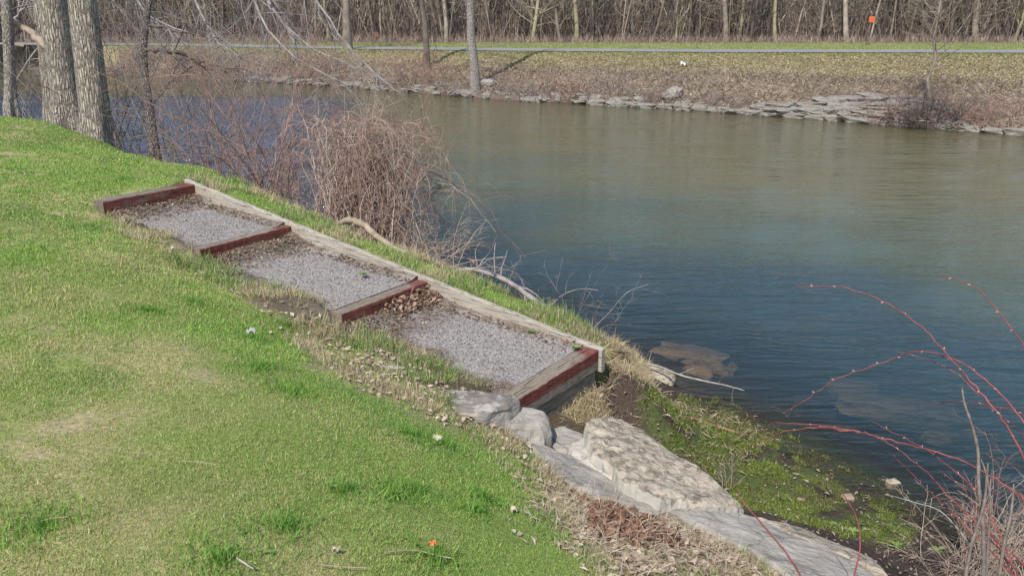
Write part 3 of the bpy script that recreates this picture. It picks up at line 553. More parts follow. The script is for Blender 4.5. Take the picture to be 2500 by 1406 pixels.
rosette(2080,1300,'bright yellow green leafy weed clump on the lower mud',.07,None,22)
rosette(2040,1285,'pale green leafy weed clump left of the lower mud clump',.06,None,18)
rosette(2190,1335,'grey green broad leafed weed at the foot of the mud',.06,None,12)
rosette(2290,1255+90,'leafy weed at the edge of the water near the corner shrub',.05,None,12)
# ------------------------------------------------------------------ slabs by the steps
def slab(name,top,thick,m,lab,seed=0,amp=.012,rings=14,per=72,side=None,out=.02,cat='rock',rim=.02,fall=0.):
    """irregular stone: top outline given as (pixel x, pixel y, height) -> world points, then a thick worn body below"""
    T=np.array([P(u,v,z_) for u,v,z_ in top]); c=T.mean(0); d=np.concatenate([[0],np.cumsum(np.linalg.norm(np.diff(np.vstack([T,T[:1]]),axis=0),axis=1))]); s=np.linspace(0,d[-1],per,endpoint=False); TT=np.vstack([T,T[:1]])
    E=np.stack([np.interp(s,d,TT[:,k]) for k in range(3)],1); r=np.random.default_rng(seed); jt=r.normal(0,1,per); jt=sum(np.roll(jt,k_) for k_ in range(-3,4))/7; E[:,:2]+=(E[:,:2]-c[:2])*(jt[:,None]*.07)
    A_=np.c_[E[:,0],E[:,1],np.ones(per)]; pl=np.linalg.lstsq(A_,E[:,2],rcond=None)[0]; V=[];Fc=[]
    so_=seed*13.7
    def zt(p): return pl[0]*p[0]+pl[1]*p[1]+pl[2]
    def N(p,s_): return mnoise.noise(Vector((p[0]*s_+so_,p[1]*s_,p[2]*s_)))
    cc=np.array([c[0],c[1],zt(c)])
    for i in range(rings+1):
        k=(i/rings)**.8
        for e in E:
            p=cc+(np.array([e[0],e[1],zt(e)])-cc)*k; h=amp*(N(p,4)*.9+N(p,15)*.45+N(p,34)*.25)-(rim*sm(.86,1.0,k)**2)-amp*.7*(abs(N(p,11))); V.append((p[0],p[1],p[2]+h))
    nr=7
    for i in range(1,nr+1):
        k=i/nr
        for e in E:
            dr=e-cc; dr[2]=0; dr/=np.linalg.norm(dr)+1e-6; p=np.array([e[0],e[1],zt(e)-rim-thick*k]); q_=N(p,7)*.022+N(p,19)*.012+N(p,40)*.006+out*math.sin(k*math.pi*.7)*.5
            V.append((p[0]+dr[0]*q_,p[1]+dr[1]*q_,p[2]))
    tot=rings+1+nr
    for i in range(tot-1):
        for j in range(per): Fc.append((i*per+j,(i+1)*per+j,(i+1)*per+(j+1)%per,i*per+(j+1)%per))
    o=mesh_np(name,V,np.array(Fc),m,None,False); 
    if side:
        o.data.materials.append(side); mi=np.zeros(len(Fc),np.int32); mi[rings*per:]=1; o.data.polygons.foreach_set('material_index',mi)
    return tag(o,lab,cat)
slab('rock_slab',[(1050,966,.87),(1082,950,.87),(1150,948,.87),(1252,955,.87),(1268,972,.87),(1245,992,.87),(1180,1002,.87),(1085,992,.87)],.12,M['rock_mottled'],'flat dark brown rock with pale lichen patches beside the front timber',1,.014,side=M['rock_slab'])
slab('rock_slab',[(1150,1008,.80),(1250,990,.80),(1300,990,.80),(1332,1003,.78),(1342,1020,.77),(1322,1034,.76),(1250,1040,.76),(1180,1026,.76)],.3,M['rock_grey'],'light grey rounded rock below the dark mottled rock',2,.02,out=.04)
slab('rock',[(1342,1042,.60),(1375,1036,.60),(1425,1058,.58),(1432,1085,.58),(1395,1104,.58),(1348,1088,.60)],.3,M['rock_grey'],'small grey stone wedged between the rounded rock and the tan boulder',3,.02,per=28)
slab('rock_slab',[(1275,1060,.66),(1345,1078,.66),(1440,1125,.58),(1540,1185,.58),(1640,1228,.58),(1600,1245,.63),(1480,1215,.66),(1370,1172,.68),(1310,1115,.68)],.25,M['rock_grey'],'long narrow grey ledge under the left side of the tan boulder',4,.014)
slab('rock_slab',[(1590,1200,.58),(1700,1215,.57),(1830,1245,.52),(1930,1290,.48),(2060,1348,.44),(2165,1410,.42),(2150,1460,.46),(1960,1440,.53),(1860,1355,.57),(1740,1292,.60),(1630,1240,.60)],.4,M['rock_grey'],'widest smooth grey ledge stone running to the bottom of the lawn edge',5,.014,per=110,out=.03)
bo=slab('boulder',[(1428,1040,.68),(1468,1010,.64),(1520,1012,.62),(1565,1032,.60),(1590,1062,.58),(1660,1108,.56),(1745,1165,.55),(1795,1205,.56),(1822,1242,.54),(1740,1225,.62),(1604,1209,.67),(1561,1193,.69),(1511,1157,.71),(1478,1114,.72),(1448,1090,.72)],.42,M['rock_tan'],'large tan pitted limestone boulder with a fresh white broken side',6,.022,rings=22,per=130,side=M['rock_white'],out=.05)
bf=slab('broken_face',[(1432,1046,.62),(1396,1078,.62),(1390,1102,.62),(1440,1136,.62),(1504,1172,.62),(1565,1212,.62),(1645,1222,.60),(1640,1190,.6),(1540,1130,.6),(1480,1070,.62)],.3,M['rock_white'],None,66,.02,out=.03); bf.parent=bo; del_=None
slab('rock_slab',[(1830,1262,.36),(1960,1280,.3),(2060,1325,.28),(2150,1370,.27),(2170,1410,.30),(2070,1350,.38),(1930,1292,.42)],.3,M['rock_tan'],'low straw covered ledge stone on the mud side of the grey ledge',7,.012)
# stones at the water's edge
slab('rock',[(1495,858,.28),(1520,850,.28),(1545,880,.24),(1530,892,.24),(1505,880,.28)],.25,M['rock_tan'],'small tan stone on the bank beside the board end',8,.02,per=24)
slab('rock',[(1570,895,.10),(1600,888,.10),(1650,910,.08),(1640,922,.08),(1590,915,.1)],.15,M['rock_tan'],'pale flat stone at the water edge under the bare stick',9,.02,per=24)
def place_rock(name,u,v,zt_,sx,sy,sz,m,lab,seed,rz=0.,flat=True,cat='rock',rough=.3):
    p=P(u,v,zt_); o=rock_mesh(name,seed,sx,sy,sz,m,4,rough,flat); o.location=(p[0],p[1],zt_-sz*.6); o.rotation_euler=(0,0,rz); return tag(o,lab,cat)
place_rock('submerged_rock',1690,862,-.15,.36,.17,.10,M['rock_wet'],'long brown rock under water beyond the bare stick',21,-.45)
place_rock('submerged_rock',1705,905,-.09,.12,.09,.10,M['rock_wet'],'small round rock under water beside the bare stick',22)
place_rock('submerged_rock',2080,940,-.14,.2,.1,.08,M['rock_wet'],'upper small rock of the pair under deeper water on the right',23,-.3)
place_rock('submerged_rock',2190,985,-.12,.46,.14,.08,M['rock_wet'],'largest pale slab under deeper water on the right',24,-.35)
place_rock('submerged_rock',2290,1060,-.22,.1,.06,.05,M['rock_wet'],'small pale stone under water below the large sunken slab',25,-.2)
place_rock('stone',2180,1175,.0,.045,.03,.03,M['rock_tan'],'small tan stone breaking the water near the weeds',26,.3)
place_rock('stone',1955,1220,.045,.03,.022,.025,M['rock_wet'],'dark stone lying among the weeds',27)
place_rock('stone',2070,1212,.03,.035,.03,.025,M['rock_wet'],'brown stone with a pale top at the weed edge',28)
# ------------------------------------------------------------------ sticks and logs
def stick(name,pix,depths,rad,m,lab,cat='branch',z=None,side=0,seed=1,sides=7,sl=.12,droop=0.):
    pts=np.array([Pd(u,v,d) for (u,v),d in zip(pix,depths)]) if z is None else np.array([ (G(u,v)+np.array([0,0,zz])) if zz is not None else G(u,v) for (u,v),zz in zip(pix,z)])
    k=len(pts); rad=np.interp(np.linspace(0,1,k),np.linspace(0,1,len(rad)),rad); d=np.concatenate([[0],np.cumsum(np.linalg.norm(np.diff(pts,axis=0),axis=1))]); s=np.linspace(0,d[-1],k*5)
    # smooth resample
    from math import floor
    def cr(a):
        out=[]; 
        for t in s:
            i=min(max(np.searchsorted(d,t)-1,0),k-2); f=(t-d[i])/(d[i+1]-d[i]+1e-9); p0=a[max(i-1,0)];p1=a[i];p2=a[i+1];p3=a[min(i+2,k-1)]
            out.append(.5*((2*p1)+(-p0+p2)*f+(2*p0-5*p1+4*p2-p3)*f*f+(-p0+3*p1-3*p2+p3)*f**3))
        return np.array(out)
    r_=np.random.default_rng(seed); Q=cr(pts); Q[1:-1]+=r_.normal(0,rad.mean()*.12,Q[1:-1].shape); R=np.interp(s,d,rad)*(1+r_.normal(0,.07,len(s))); R[-1]*=.4
    root=empty(name,tuple(Q[0])); polys=[(Q-Q[0],R)]; o=tubes('stem',polys,m,root,sides); tw=[]
    for i in range(side):
        j=r_.integers(3,len(Q)-2); dd=Q[j+1]-Q[j]; dd/=np.linalg.norm(dd); nd=dd*.5+r_.normal(0,.7,3)+np.array([0,0,.5]); grow(tw,r_,Q[j]-Q[0],nd,sl*r_.uniform(.5,1.6),R[j]*.4,1,droop,.3,(1,3))
    if tw: tubes('twig',tw,m,root,4)
    return tag(root,lab,cat)
gz=lambda *a:list(a)
M['log']=flat_mat('barkless_log',(.2,.16,.11),(.4,.34,.25),12,.8,.4,.01); M['bleach']=flat_mat('bleached_stick',(.22,.2,.18),(.46,.43,.39),20)
M['rot']=flat_mat('rotten_orange_wood',(.16,.085,.05),(.55,.33,.17),9,.8,.5,.01)
stick('fallen_log',[(822,552),(850,538),(885,548),(930,585),(975,612),(1025,640),(1050,655)],[8.15,8.0,7.85,7.7,7.55,7.4,7.3],[.026,.032,.032,.028,.026,.02],M['log'],'thick bent tan log lying on the bank in front of the arching bush',side=0)
stick('fallen_branch',[(1095,663),(1150,658),(1200,670),(1245,690),(1290,722),(1340,755),(1385,778)],[7.35,7.3,7.1,6.95,6.8,6.7,6.6],[.014,.018,.022,.022,.018,.014],M['twig_grey'],'grey forked dead branch slanting down the bank into the water',side=12,sl=.35,seed=4,droop=.6)
stick('bare_stick',[(1575,888),(1610,895),(1660,915),(1720,930),(1770,940),(1818,953)],[7.35,7.2,7.05,6.95,6.9,6.85],[.010,.010,.008,.006,.003],M['bleach'],'bleached bare stick pointing out over the water from the bank end',side=3,sl=.12)
stick('rotten_branch',[(1668,1020),(1700,1028),(1735,1040),(1770,1052),(1815,1064)],None,[.006,.012,.011,.013,.007],M['rot'],'orange brown rotten branch lying across the weedy mud',z=[.005,.012,.008,.012,.008],side=0)
stick('twig',[(940,1362),(1010,1358),(1070,1370),(1110,1376)],None,[.0018,.0025,.0018],M['twig_pale'],'thin brown twig in the grass beside the orange cap',z=[.02]*4)
stick('straw',[(180,1072),(230,1066),(278,1060)],None,[.0008,.0012],M['twig_pale'],'single long pale straw lying left on the lawn',z=[.03]*3)
stick('straw',[(438,1145),(490,1148),(530,1152)],None,[.0008,.0012],M['twig_pale'],'single long straw next to a bare soil spot on the lawn',z=[.03]*3)
stick('straw',[(85,1296),(130,1288),(170,1283)],None,[.0008,.0012],M['twig_pale'],'single pale straw in the lower left corner of the lawn',z=[.03]*3)
stick('stick',[(580,1380),(600,1392),(622,1408)],None,[.003,.004,.002],M['bleach'],'short grey stick lying at the bottom of the lawn',z=[.025]*3)
stick('twig',[(775,1399),(830,1400),(905,1402)],None,[.001,.0015,.001],M['twig_pale'],'thin twig at the very bottom edge of the lawn',z=[.025]*3)
stick('twig',[(930,893),(940,905),(952,912)],None,[.004,.004],M['bleach'],'short pale twig above the flat grey scrap in the dry grass',z=[.02]*3)
# scrap, cap, litter
def patch(name,u,v,w_,h_,m,lab,cat,seed=1,crump=.3,off=.02,rz=0.):
    p=G(u,v,off); r_=np.random.default_rng(seed); k=9; V=[]
    for i in range(k):
        for j in range(k):
            a=(i/(k-1)-.5)*2;b_=(j/(k-1)-.5)*2; R=1/max(1,(a*a+b_*b_)**.5*.95); x=a*R*w_/2;y=b_*R*h_/2
            V.append((x+r_.normal(0,w_*.02),y+r_.normal(0,h_*.02),crump*min(w_,h_)*(mnoise.noise(Vector((x/w_*3+seed,y/h_*3,seed*1.3)))+.1*r_.normal())))
    Fc=[(i*k+j,(i+1)*k+j,(i+1)*k+j+1,i*k+j+1) for i in range(k-1) for j in range(k-1)]
    o=mesh_np(name,V,np.array(Fc),m,None,True); o.location=p; o.rotation_euler=(0,0,rz); return tag(o,lab,cat)
M['scrap']=flat_mat('blue_grey_scrap',(.26,.28,.27),(.42,.44,.42),20,.6); M['orange']=flat_mat('orange_plastic',(.75,.12,.04),(.85,.22,.09),30,.5); M['white']=flat_mat('white_litter',(.6,.6,.58),(.8,.8,.78),30,.6)
patch('flat_scrap',965,908,.13,.045,M['scrap'],'flat blue grey oval scrap lying in the dry grass','debris',3,.2,.03,-.15)
patch('plastic_cap',1057,1345,.024,.028,M['orange'],'small crumpled orange red cap on the lawn','litter',4,.6,.035)
patch('white_litter',460,397,.09,.05,M['white'],'white crumpled litter on the far lawn edge by the thicket','litter',5,.8,.04)
patch('paper_scrap',612,823,.06,.04,M['scrap'],'pale torn scrap in the grass left of the third timber','litter',6,1.0,.035)
patch('dead_leaf',1065,1078,.07,.06,M['leafdry'],'curled pale dead leaf standing in the lawn','leaf',7,1.2,.03) if False else None
M['leaf1']=flat_mat('pale_dead_leaf',(.36,.29,.21),(.6,.52,.42),25); 
for (u,v,s_,lb) in [(1068,1078,.07,'large curled pale leaf on the lawn right of centre'),(1255,1255,.06,'pale leaf among green grass left of the leaf litter'),(820,1360,.045,'flat pale leaf near the bottom of the lawn'),(1560,1370,.09,'large bleached leaf at the bottom of the leaf litter'),(1345,1235,.08,'large pale leaf at the left end of the leaf litter'),(1465,975,.07,'tan leaf lying on the dark mud beside the front timber'),(1630,1022,.04,'small pale leaf on the weeds above the boulder'),(1015,885,.05,'pale leaf in the dry grass beside the lowest landing')]:
    patch('dead_leaf',u,v,s_*.7,s_*.5,M['leaf1'],lb,'leaf',int(u),.7,.025,u)
patch('foam_litter',1670,163,.25,.28,M['white'],'round white scrap lying on the far slope','litter',8,.5,.12)
# ------------------------------------------------------------------ near bank trees
def bark(name,c1,c2,sx,sz,dist=.03):
    m,n,l,b=mat(name); tc=n.new('ShaderNodeTexCoord'); mp=n.new('ShaderNodeMapping'); mp.inputs['Scale'].default_value=(sx,sx,sz); l.new(tc.outputs['Object'],mp.inputs[0])
    dn=nz(n,l,1.4,3,.6,mp.outputs[0]); ad=n.new('ShaderNodeMix'); ad.data_type='RGBA'; ad.blend_type='ADD'; ad.inputs[0].default_value=.75; l.new(mp.outputs[0],ad.inputs[6]); l.new(dn.outputs['Color'],ad.inputs[7])
    vo=n.new('ShaderNodeTexVoronoi'); vo.feature='DISTANCE_TO_EDGE'; vo.inputs['Scale'].default_value=1; l.new(ad.outputs[2],vo.inputs['Vector'])
    r=ramp(n,l,vo.outputs['Distance'],[(.0,c1),(.16,c2)]); t=nz(n,l,30,5,.65,tc.outputs['Object']); rr=ramp(n,l,t.outputs[0],[(.3,(.7,)*3),(.7,(1.25,)*3)])
    c=mixc(n,l,r.outputs[0],rr.outputs[0],1,'MULTIPLY'); l.new(c,b.inputs['Base Color']); b.inputs['Roughness'].default_value=.92; b.inputs['Specular IOR Level'].default_value=.15
    hr=ramp(n,l,vo.outputs['Distance'],[(0,(0,)*3),(.3,(1,)*3)]); bump(n,l,hr.outputs[0],1.,dist,b); return m
M['bark_big']=bark('furrowed_grey_bark',(.19,.158,.132),(.50,.44,.38),27,4.2,.03); M['bark_dark']=bark('dark_knotted_bark',(.05,.042,.038),(.20,.17,.155),40,9,.012); M['bark_small']=bark('thin_grey_bark',(.12,.10,.09),(.42,.38,.345),40,9,.012)
def tree(name,path,rad,m,lab,limbs=(),sides=28,flare=.35,tm=None,limbname='limb',flute=.05,group=None):
    """path: world points of the trunk from the ground up; limbs: list of (world polyline, radii, children params)"""
    path=np.array(path,float); base=path[0].copy(); d=np.concatenate([[0],np.cumsum(np.linalg.norm(np.diff(path,axis=0),axis=1))]); s=np.concatenate([np.linspace(0,1.2,16)[:-1],np.linspace(1.2,d[-1],30)])
    Q=np.stack([np.interp(s,d,path[:,k]) for k in range(3)],1)-base; R=np.interp(s,d,rad)*(1+flare*np.exp(-s*5)); root=empty(name,tuple(base)); V=[];Fc=[]; sd=int(abs(base[0])*100)%50
    for i in range(len(s)):
        for j in range(sides):
            a=2*math.pi*j/sides; k=1+flute*mnoise.noise(Vector((math.cos(a)*1.7+sd,math.sin(a)*1.7,s[i]*.6)))*2+.25*math.exp(-s[i]*5)*math.sin(a*5+sd)
            V.append((Q[i,0]+R[i]*k*math.cos(a),Q[i,1]+R[i]*k*math.sin(a),Q[i,2]-(.25 if i==0 else 0)))
    for i in range(len(s)-1):
        for j in range(sides): Fc.append((i*sides+j,i*sides+(j+1)%sides,(i+1)*sides+(j+1)%sides,(i+1)*sides+j))
    mesh_np('trunk',V,np.array(Fc),m,None,True,root)
    for (pts,rr,kw) in limbs:
        pts=np.array(pts,float)-base; rr=np.interp(np.linspace(0,1,len(pts)),np.linspace(0,1,len(rr)),rr); r_=np.random.default_rng(kw.get('seed',1)); k=len(pts); dd=np.concatenate([[0],np.cumsum(np.linalg.norm(np.diff(pts,axis=0),axis=1))]); ss=np.linspace(0,dd[-1],k*4); Q2=np.stack([np.interp(ss,dd,pts[:,q_]) for q_ in range(3)],1)
        ker=np.array([.25,.5,.25]); 
        for _ in range(2):
            for q_ in range(3): Q2[1:-1,q_]=np.convolve(Q2[:,q_],ker,'valid')
        Q2[1:-1]+=r_.normal(0,.012,Q2[1:-1].shape); R2=np.interp(ss,dd,rr); lo=tubes(limbname,[(Q2,R2)],tm or m,root,8); tw=[]
        for i in range(kw.get('n',14)):
            t=r_.uniform(kw.get('from',.2),1); j=min(int(t*(len(Q2)-1)),len(Q2)-2); di=Q2[j+1]-Q2[j]; di/=np.linalg.norm(di); nd=di*.8+r_.normal(0,.6,3)+np.array(kw.get('bias',(0,0,-.2))); grow(tw,r_,Q2[j],nd,kw.get('L',1.)*r_.uniform(.5,1.3),max(min(R2[j]*.5,.012),.005),kw.get('lev',2),kw.get('droop',.3),.35,(2,5),(.4,1.),.3,.55)
        tubes('twigs',tw,M[kw.get('m','twig_grey')],lo,3)
    return tag(root,lab,'tree',group)
def up(u0,v0,z0,u1,v1,H,k=5,dd=0.):
    """trunk path from the pixel base (on height z0) leaning toward the direction seen at (u1,v1), at the same depth, up to height H"""
    b_=P(u0,v0,z0); dep=(b_-CAM)@FW; t=Pd(u1,v1,dep); 
    # keep the trunk in the vertical plane facing the viewer
    r=FW*F+RT*(u1-1250)+UP*(703-v1); t=CAM+r*(b_[1]/r[1]); dv=(t-b_); dv/=dv[2]; pts=[b_+dv*h*(1-.25*h/H)+np.array([0,0,0]) for h in np.linspace(0,H,k)]
    return [np.array([p[0],p[1]+dd*i/k,b_[2]+h]) for i,(p,h) in enumerate(zip(pts,np.linspace(0,H,k)))]
def px(L,d): return [Pd(u,v,dd) for (u,v),dd in zip(L,d)]
tb=up(238,345,1.1,202,0,8)
ov=dict(n=34,L=.9,lev=2,droop=.35,bias=(0.1,-.1,-.5))
limbsC=[
 ([tb[2],np.array([-4.6,12.2,6.2]),np.array([-3.9,11.6,5.6])]+px([(560,-120),(640,-30),(668,25),(700,70),(745,110),(820,150),(900,180)],[12.4,11.6,11.3,11,10.8,10.5,10.2]),[.07,.05,.03,.022,.016,.009,.005],dict(seed=3,m='twig_grey',**{'from':.45},**ov)),
 ([tb[2],np.array([-5.2,12.4,6.0])]+px([(430,-150),(465,-20),(500,55),(530,105),(590,140),(660,165)],[12.6,12.4,12.2,12,11.8,11.5]),[.06,.04,.02,.014,.009,.004],dict(seed=5,m='twig_grey',**{'from':.4},**ov)),
 ([tb[2],np.array([-4.2,11.4,6.6]),np.array([-3.2,10.7,5.6])]+px([(730,-100),(770,10),(830,85),(870,140),(925,190),(990,235)],[10.6,10.3,10.1,10,9.8,9.6]),[.05,.03,.016,.011,.007,.003],dict(seed=8,m='twig_grey',**{'from':.5},**ov)),
 ([tb[2],np.array([-5.6,12.2,5.6])]+px([(300,-90),(340,20),(395,60),(470,85),(540,90)],[12.8,12.6,12.4,12.2,12.]),[.05,.03,.016,.010,.004],dict(seed=9,m='twig_grey',**{'from':.35},**ov)),
 ([tb[2],np.array([-4.0,11.2,6.8]),np.array([-3.,10.4,5.9])]+px([(590,-120),(610,-20),(640,60),(700,130),(770,180),(850,210)],[10.9,10.6,10.4,10.2,10,9.8]),[.06,.04,.022,.014,.008,.004],dict(seed=10,m='twig_grey',**{'from':.5},**ov)),
]
tree('large_tree',tb,[.205,.19,.185,.17,.15],M['bark_big'],'thick tree with deeply furrowed bark, right of the big leaning pair',limbsC,tm=M['twig_grey'])
ta=up(170,302,1.15,128,0,8)
tree('large_tree',ta,[.225,.215,.21,.19,.17],M['bark_big'],'thick furrowed tree leaning left beside the bank-edge thicket',
 [(px([(128,130),(90,92),(50,62),(0,38),(-60,0)],[15.2,15.1,15,14.8,14.6]),[.07,.06,.05,.045],dict(seed=12,n=10,L=.9,lev=2,m='twig_grey'))],tm=M['twig_pale'])
tree('large_tree',up(128,282,1.0,98,0,7),[.13,.12,.12,.11,.1],M['bark_big'],'slimmer rough trunk half hidden behind the leaning thick tree')
tree('slender_tree',up(28,268,1.25,18,0,8),[.098,.093,.088,.08,.07],M['bark_small'],'straight slim grey tree at the far left lawn edge',
 [(px([(40,200),(70,150),(110,90),(140,40)],[18,17.8,17.6,17.4]),[.03,.02,.01],dict(seed=31,n=14,L=1.2,lev=2)),(px([(15,60),(60,20),(100,-40)],[18,17.8,17.5]),[.04,.02,.01],dict(seed=32,n=14,L=1.3,lev=2))],tm=M['twig_grey'])
dD=11.2; bD=Pd(378,392,dD)
tD=[bD]+px([(368,300),(352,190),(347,120),(352,75),(362,20),(375,-60),(390,-300)],[dD,dD,dD,dD,dD,dD,dD])
tree('small_tree',tD,[.07,.060,.056,.062,.052,.038,.034,.02],M['bark_dark'],'small dark knotted tree with long level limbs right of the thick trunks',
 [(px([(350,122),(400,124),(450,130),(480,148),(530,160),(605,172)],[dD-.0,dD-.1,dD-.1,dD-.1,dD-.2,dD-.2]),[.028,.024,.018,.012,.005],dict(seed=41,n=14,L=.7,lev=2,m='twig_dark')),
  (px([(358,65),(390,62),(430,78),(490,85),(560,100)],[dD,dD,dD-.1,dD-.2,dD-.3]),[.02,.016,.01,.005],dict(seed=42,n=14,L=.6,lev=2,m='twig_grey')),
  (px([(352,90),(320,60),(300,20),(280,-40)],[dD,dD,dD+.1,dD+.2]),[.018,.012,.008],dict(seed=43,n=12,L=.7,lev=2,m='twig_dark')),
  (px([(360,200),(330,150),(310,100),(270,50)],[dD,dD,dD+.1,dD+.2]),[.012,.01,.006],dict(seed=44,n=14,L=.6,lev=2,m='twig_red')),
  (px([(368,260),(400,220),(440,180),(500,150)],[dD,dD,dD+.1,dD+.2]),[.012,.009,.005],dict(seed=45,n=14,L=.6,lev=2,m='twig_red'))],sides=14,tm=M['twig_dark'],flare=.2,flute=.12)
# ------------------------------------------------------------------ shrubs on the near bank
def shrub(name,u,v,z_,n_,H,sp_,lab,m='twig_red',seed=1,droop=.3,r=.005,lev=2,base=.15,lean=(0,0),cat='shrub',group=None,nch=(3,6),wig=.35,sides=3,lr=.5,p=None):
    rg=np.random.default_rng(seed); p=P(u,v,z_) if p is None else np.array(p); root=empty(name,tuple(p)); out=[]
    for i in range(n_):
        b0=np.array([rg.normal(0,base),rg.normal(0,base),-.1]); d=np.array([rg.normal(lean[0],sp_),rg.normal(lean[1],sp_),1.]); 
        grow(out,rg,b0,d,H*rg.uniform(.55,1.1),r*rg.uniform(.6,1.5),lev,droop,wig,nch,(.3,1.),.35,lr,8,.15)
        if n_<=8: tubes('stem',out,M[m],root,sides); out=[]
    if out: tubes('stems',out,M[m],root,sides)
    return tag(root,lab,cat,group)
shrub('shrub',655,478,.95,22,2.38,.3,'tall reddish bare shrub standing left of the arching bush','twig_red',2,.35,.0075,3,.12)
shrub('shrub',520,440,.7,17,2.75,.32,'sparse grey shrub behind the lawn edge above the top timber','twig_grey',3,.4,.0075,2,.25)
shrub('shrub',440,415,.6,17,2.75,.3,'grey brown shrub just right of the small knotted tree','twig_grey',4,.3,.007,3,.3)
shrub('shrub',580,460,.6,15,2.5,.3,'thin red brown shrub between the grey shrub and the tall reddish shrub','twig_red',5,.4,.006,3,.3)
shrub('shrub',310,370,.8,19,2.12,.28,'dark dense shrub between the thick trunks and the small tree','twig_dark',6,.3,.008,2,.25)
shrub('shrub',265,350,.7,11,3.0,.3,'tall reddish shoots close behind the furrowed tree','twig_red',7,.2,.008,2,.25)
shrub('shrub',95,285,.9,26,1.62,.4,'low tangled grey shrub between the slim tree and the leaning tree','twig_grey',8,.2,.008,3,.4)
shrub('shrub',60,275,.9,22,1.5,.4,'low dark shrub at the foot of the slim left tree','twig_dark',9,.2,.008,2,.3)
shrub('shrub',730,520,.55,19,1.88,.35,'pinkish bare shrub growing from the steep bank beside the arching bush','twig_red',10,.4,.006,3,.2)
shrub('shrub',720,490,.85,26,0.69,.7,'low pale dead twigs at the bank edge left of the arching bush','twig_pale',14,.4,.0035,2,.15)
shrub('shrub',0,0,0,15,3.25,.3,'tall thin shrub leaning over the water behind the thicket','twig_grey',15,.4,.008,3,.3,p=(-4.7,13.0,.1))
shrub('shrub',0,0,0,13,3.0,.3,'tall thin reddish shrub at the water edge behind the thicket','twig_red',16,.5,.007,3,.3,p=(-3.4,11.4,.2))
# big arching bush: canes rise to a crown and fall outward
def arch_bush():
    rg=np.random.default_rng(77); c=P(905,612,.55); dep=(c-CAM)@FW; crown=Pd(895,305,dep+.1); root=empty('arching_bush',tuple(c)); red=[];pale=[]
    for i in range(330):
        b0=c+np.array([rg.normal(0,.28),rg.normal(0,.28),-.15]); top=crown+np.array([rg.normal(.0,.32),rg.normal(0,.3),-abs(rg.normal(0,.45))+.12*rg.random()]); a=rg.uniform(0,2*math.pi)
        rad=rg.uniform(.25,.95); ex=np.array([math.cos(a)*rad*(.75 if math.cos(a)<0 else 1.25),math.sin(a)*rad*.8,0]); end=np.array([top[0]+ex[0],top[1]+ex[1],max(.1,top[2]-rg.uniform(.3,1.25))]) 
        side=b0+(top-b0)*.5+np.array([rg.normal(0,.12),rg.normal(0,.12),0]); mid=top+ex*.55+np.array([0,0,-.10*rad]); ctrl=[b0,side,top,mid,end]; s=np.linspace(0,4,22); k=np.array(ctrl); pts=[]
        for t in s:
            q=min(int(t),3); f=t-q; p0=k[max(q-1,0)];p1=k[q];p2=k[q+1];p3=k[min(q+2,4)]; pts.append(.5*((2*p1)+(-p0+p2)*f+(2*p0-5*p1+4*p2-p3)*f*f+(-p0+3*p1-3*p2+p3)*f**3))
        pts=np.array(pts)+rg.normal(0,.019,(22,3)); cut=22 if rg.random()<.5 else rg.integers(9,20); pts=pts[:cut]-c; R=np.linspace(.0055,.0019,cut)*rg.uniform(.7,1.3); tgt=red if rg.random()<.6 else pale; tgt.append((pts,R))
        for q in range(rg.integers(3,7)):
            j=rg.integers(3,cut-1); dd=pts[j]-pts[j-1]; dd/=np.linalg.norm(dd); grow(tgt,rg,pts[j],dd*.6+rg.normal(0,.6,3),rg.uniform(.15,.5),.0026,1,.5,.35,(1,3))
    for i in range(7):
        d=np.array([.25+rg.normal(0,.15),rg.normal(0,.2),.6]); grow(pale,rg,crown-c,d,rg.uniform(.25,.6),.003,1,.1,.25,(2,4))
    tubes('red_canes',red,M['twig_red'],root,3); tubes('pale_canes',pale,M['twig_pale'],root,3)
    tag(root,'big dome-shaped bush of arching reddish canes leaning over the water','bush')
arch_bush()
shrub('bramble',1050,632,.55,26,.8,.75,'pale dead brambles spilling right of the arching bush','twig_pale',12,.5,.0042,2,.2,lean=(.2,0))
shrub('bramble',955,610,.6,26,.55,.8,'low straw coloured brambles in front of the arching bush','twig_pale',13,.5,.0038,2,.22)
shrub('bramble',1190,710,.45,18,.35,.9,'low pale bramble stalks between the two fallen branches','twig_pale',17,.6,.0035,2,.16)
shrub('sapling',1400,790,.45,3,.75,.18,'thin budding sapling above the water beside the grey forked branch','twig_grey',18,.1,.0035,2,.04,cat='sapling')
shrub('sapling',1445,820,.35,4,.55,.3,'thin bare twiggy sapling right of the budding one','twig_grey',19,.2,.003,2,.05,cat='sapling',lean=(.3,0))
shrub('sapling',1300,760,.5,4,.4,.35,'short bare sprout under the grey forked branch','twig_pale',20,.1,.003,2,.05,cat='sapling')
shrub('sapling',1520,875,.25,5,.3,.4,'small pale sprig at the water edge beside the board end','twig_pale',21,.1,.003,2,.05,cat='sapling')
stick('arching_twig',[(1450,800),(1490,760),(1530,715),(1585,693)],[7.0,7.0,6.95,6.9],[.004,.003,.002],M['twig_grey'],'single curved twig reaching out over the water',side=3,sl=.15)
# beach plant: dry yellow sapling
shrub('dry_plant',1775,1190,.1,4,.34,.18,'dry yellow branching stalk standing on the weedy mud behind the boulder','twig_pale',22,-.3,.0028,1,.02,cat='plant',nch=(5,7),lr=.5)
shrub('dead_sprig',1920,1000,-.05,3,.22,.5,'grey dead sprig sticking out of the water by the red cane tip','twig_pale',23,.1,.003,1,.03,cat='sprig')
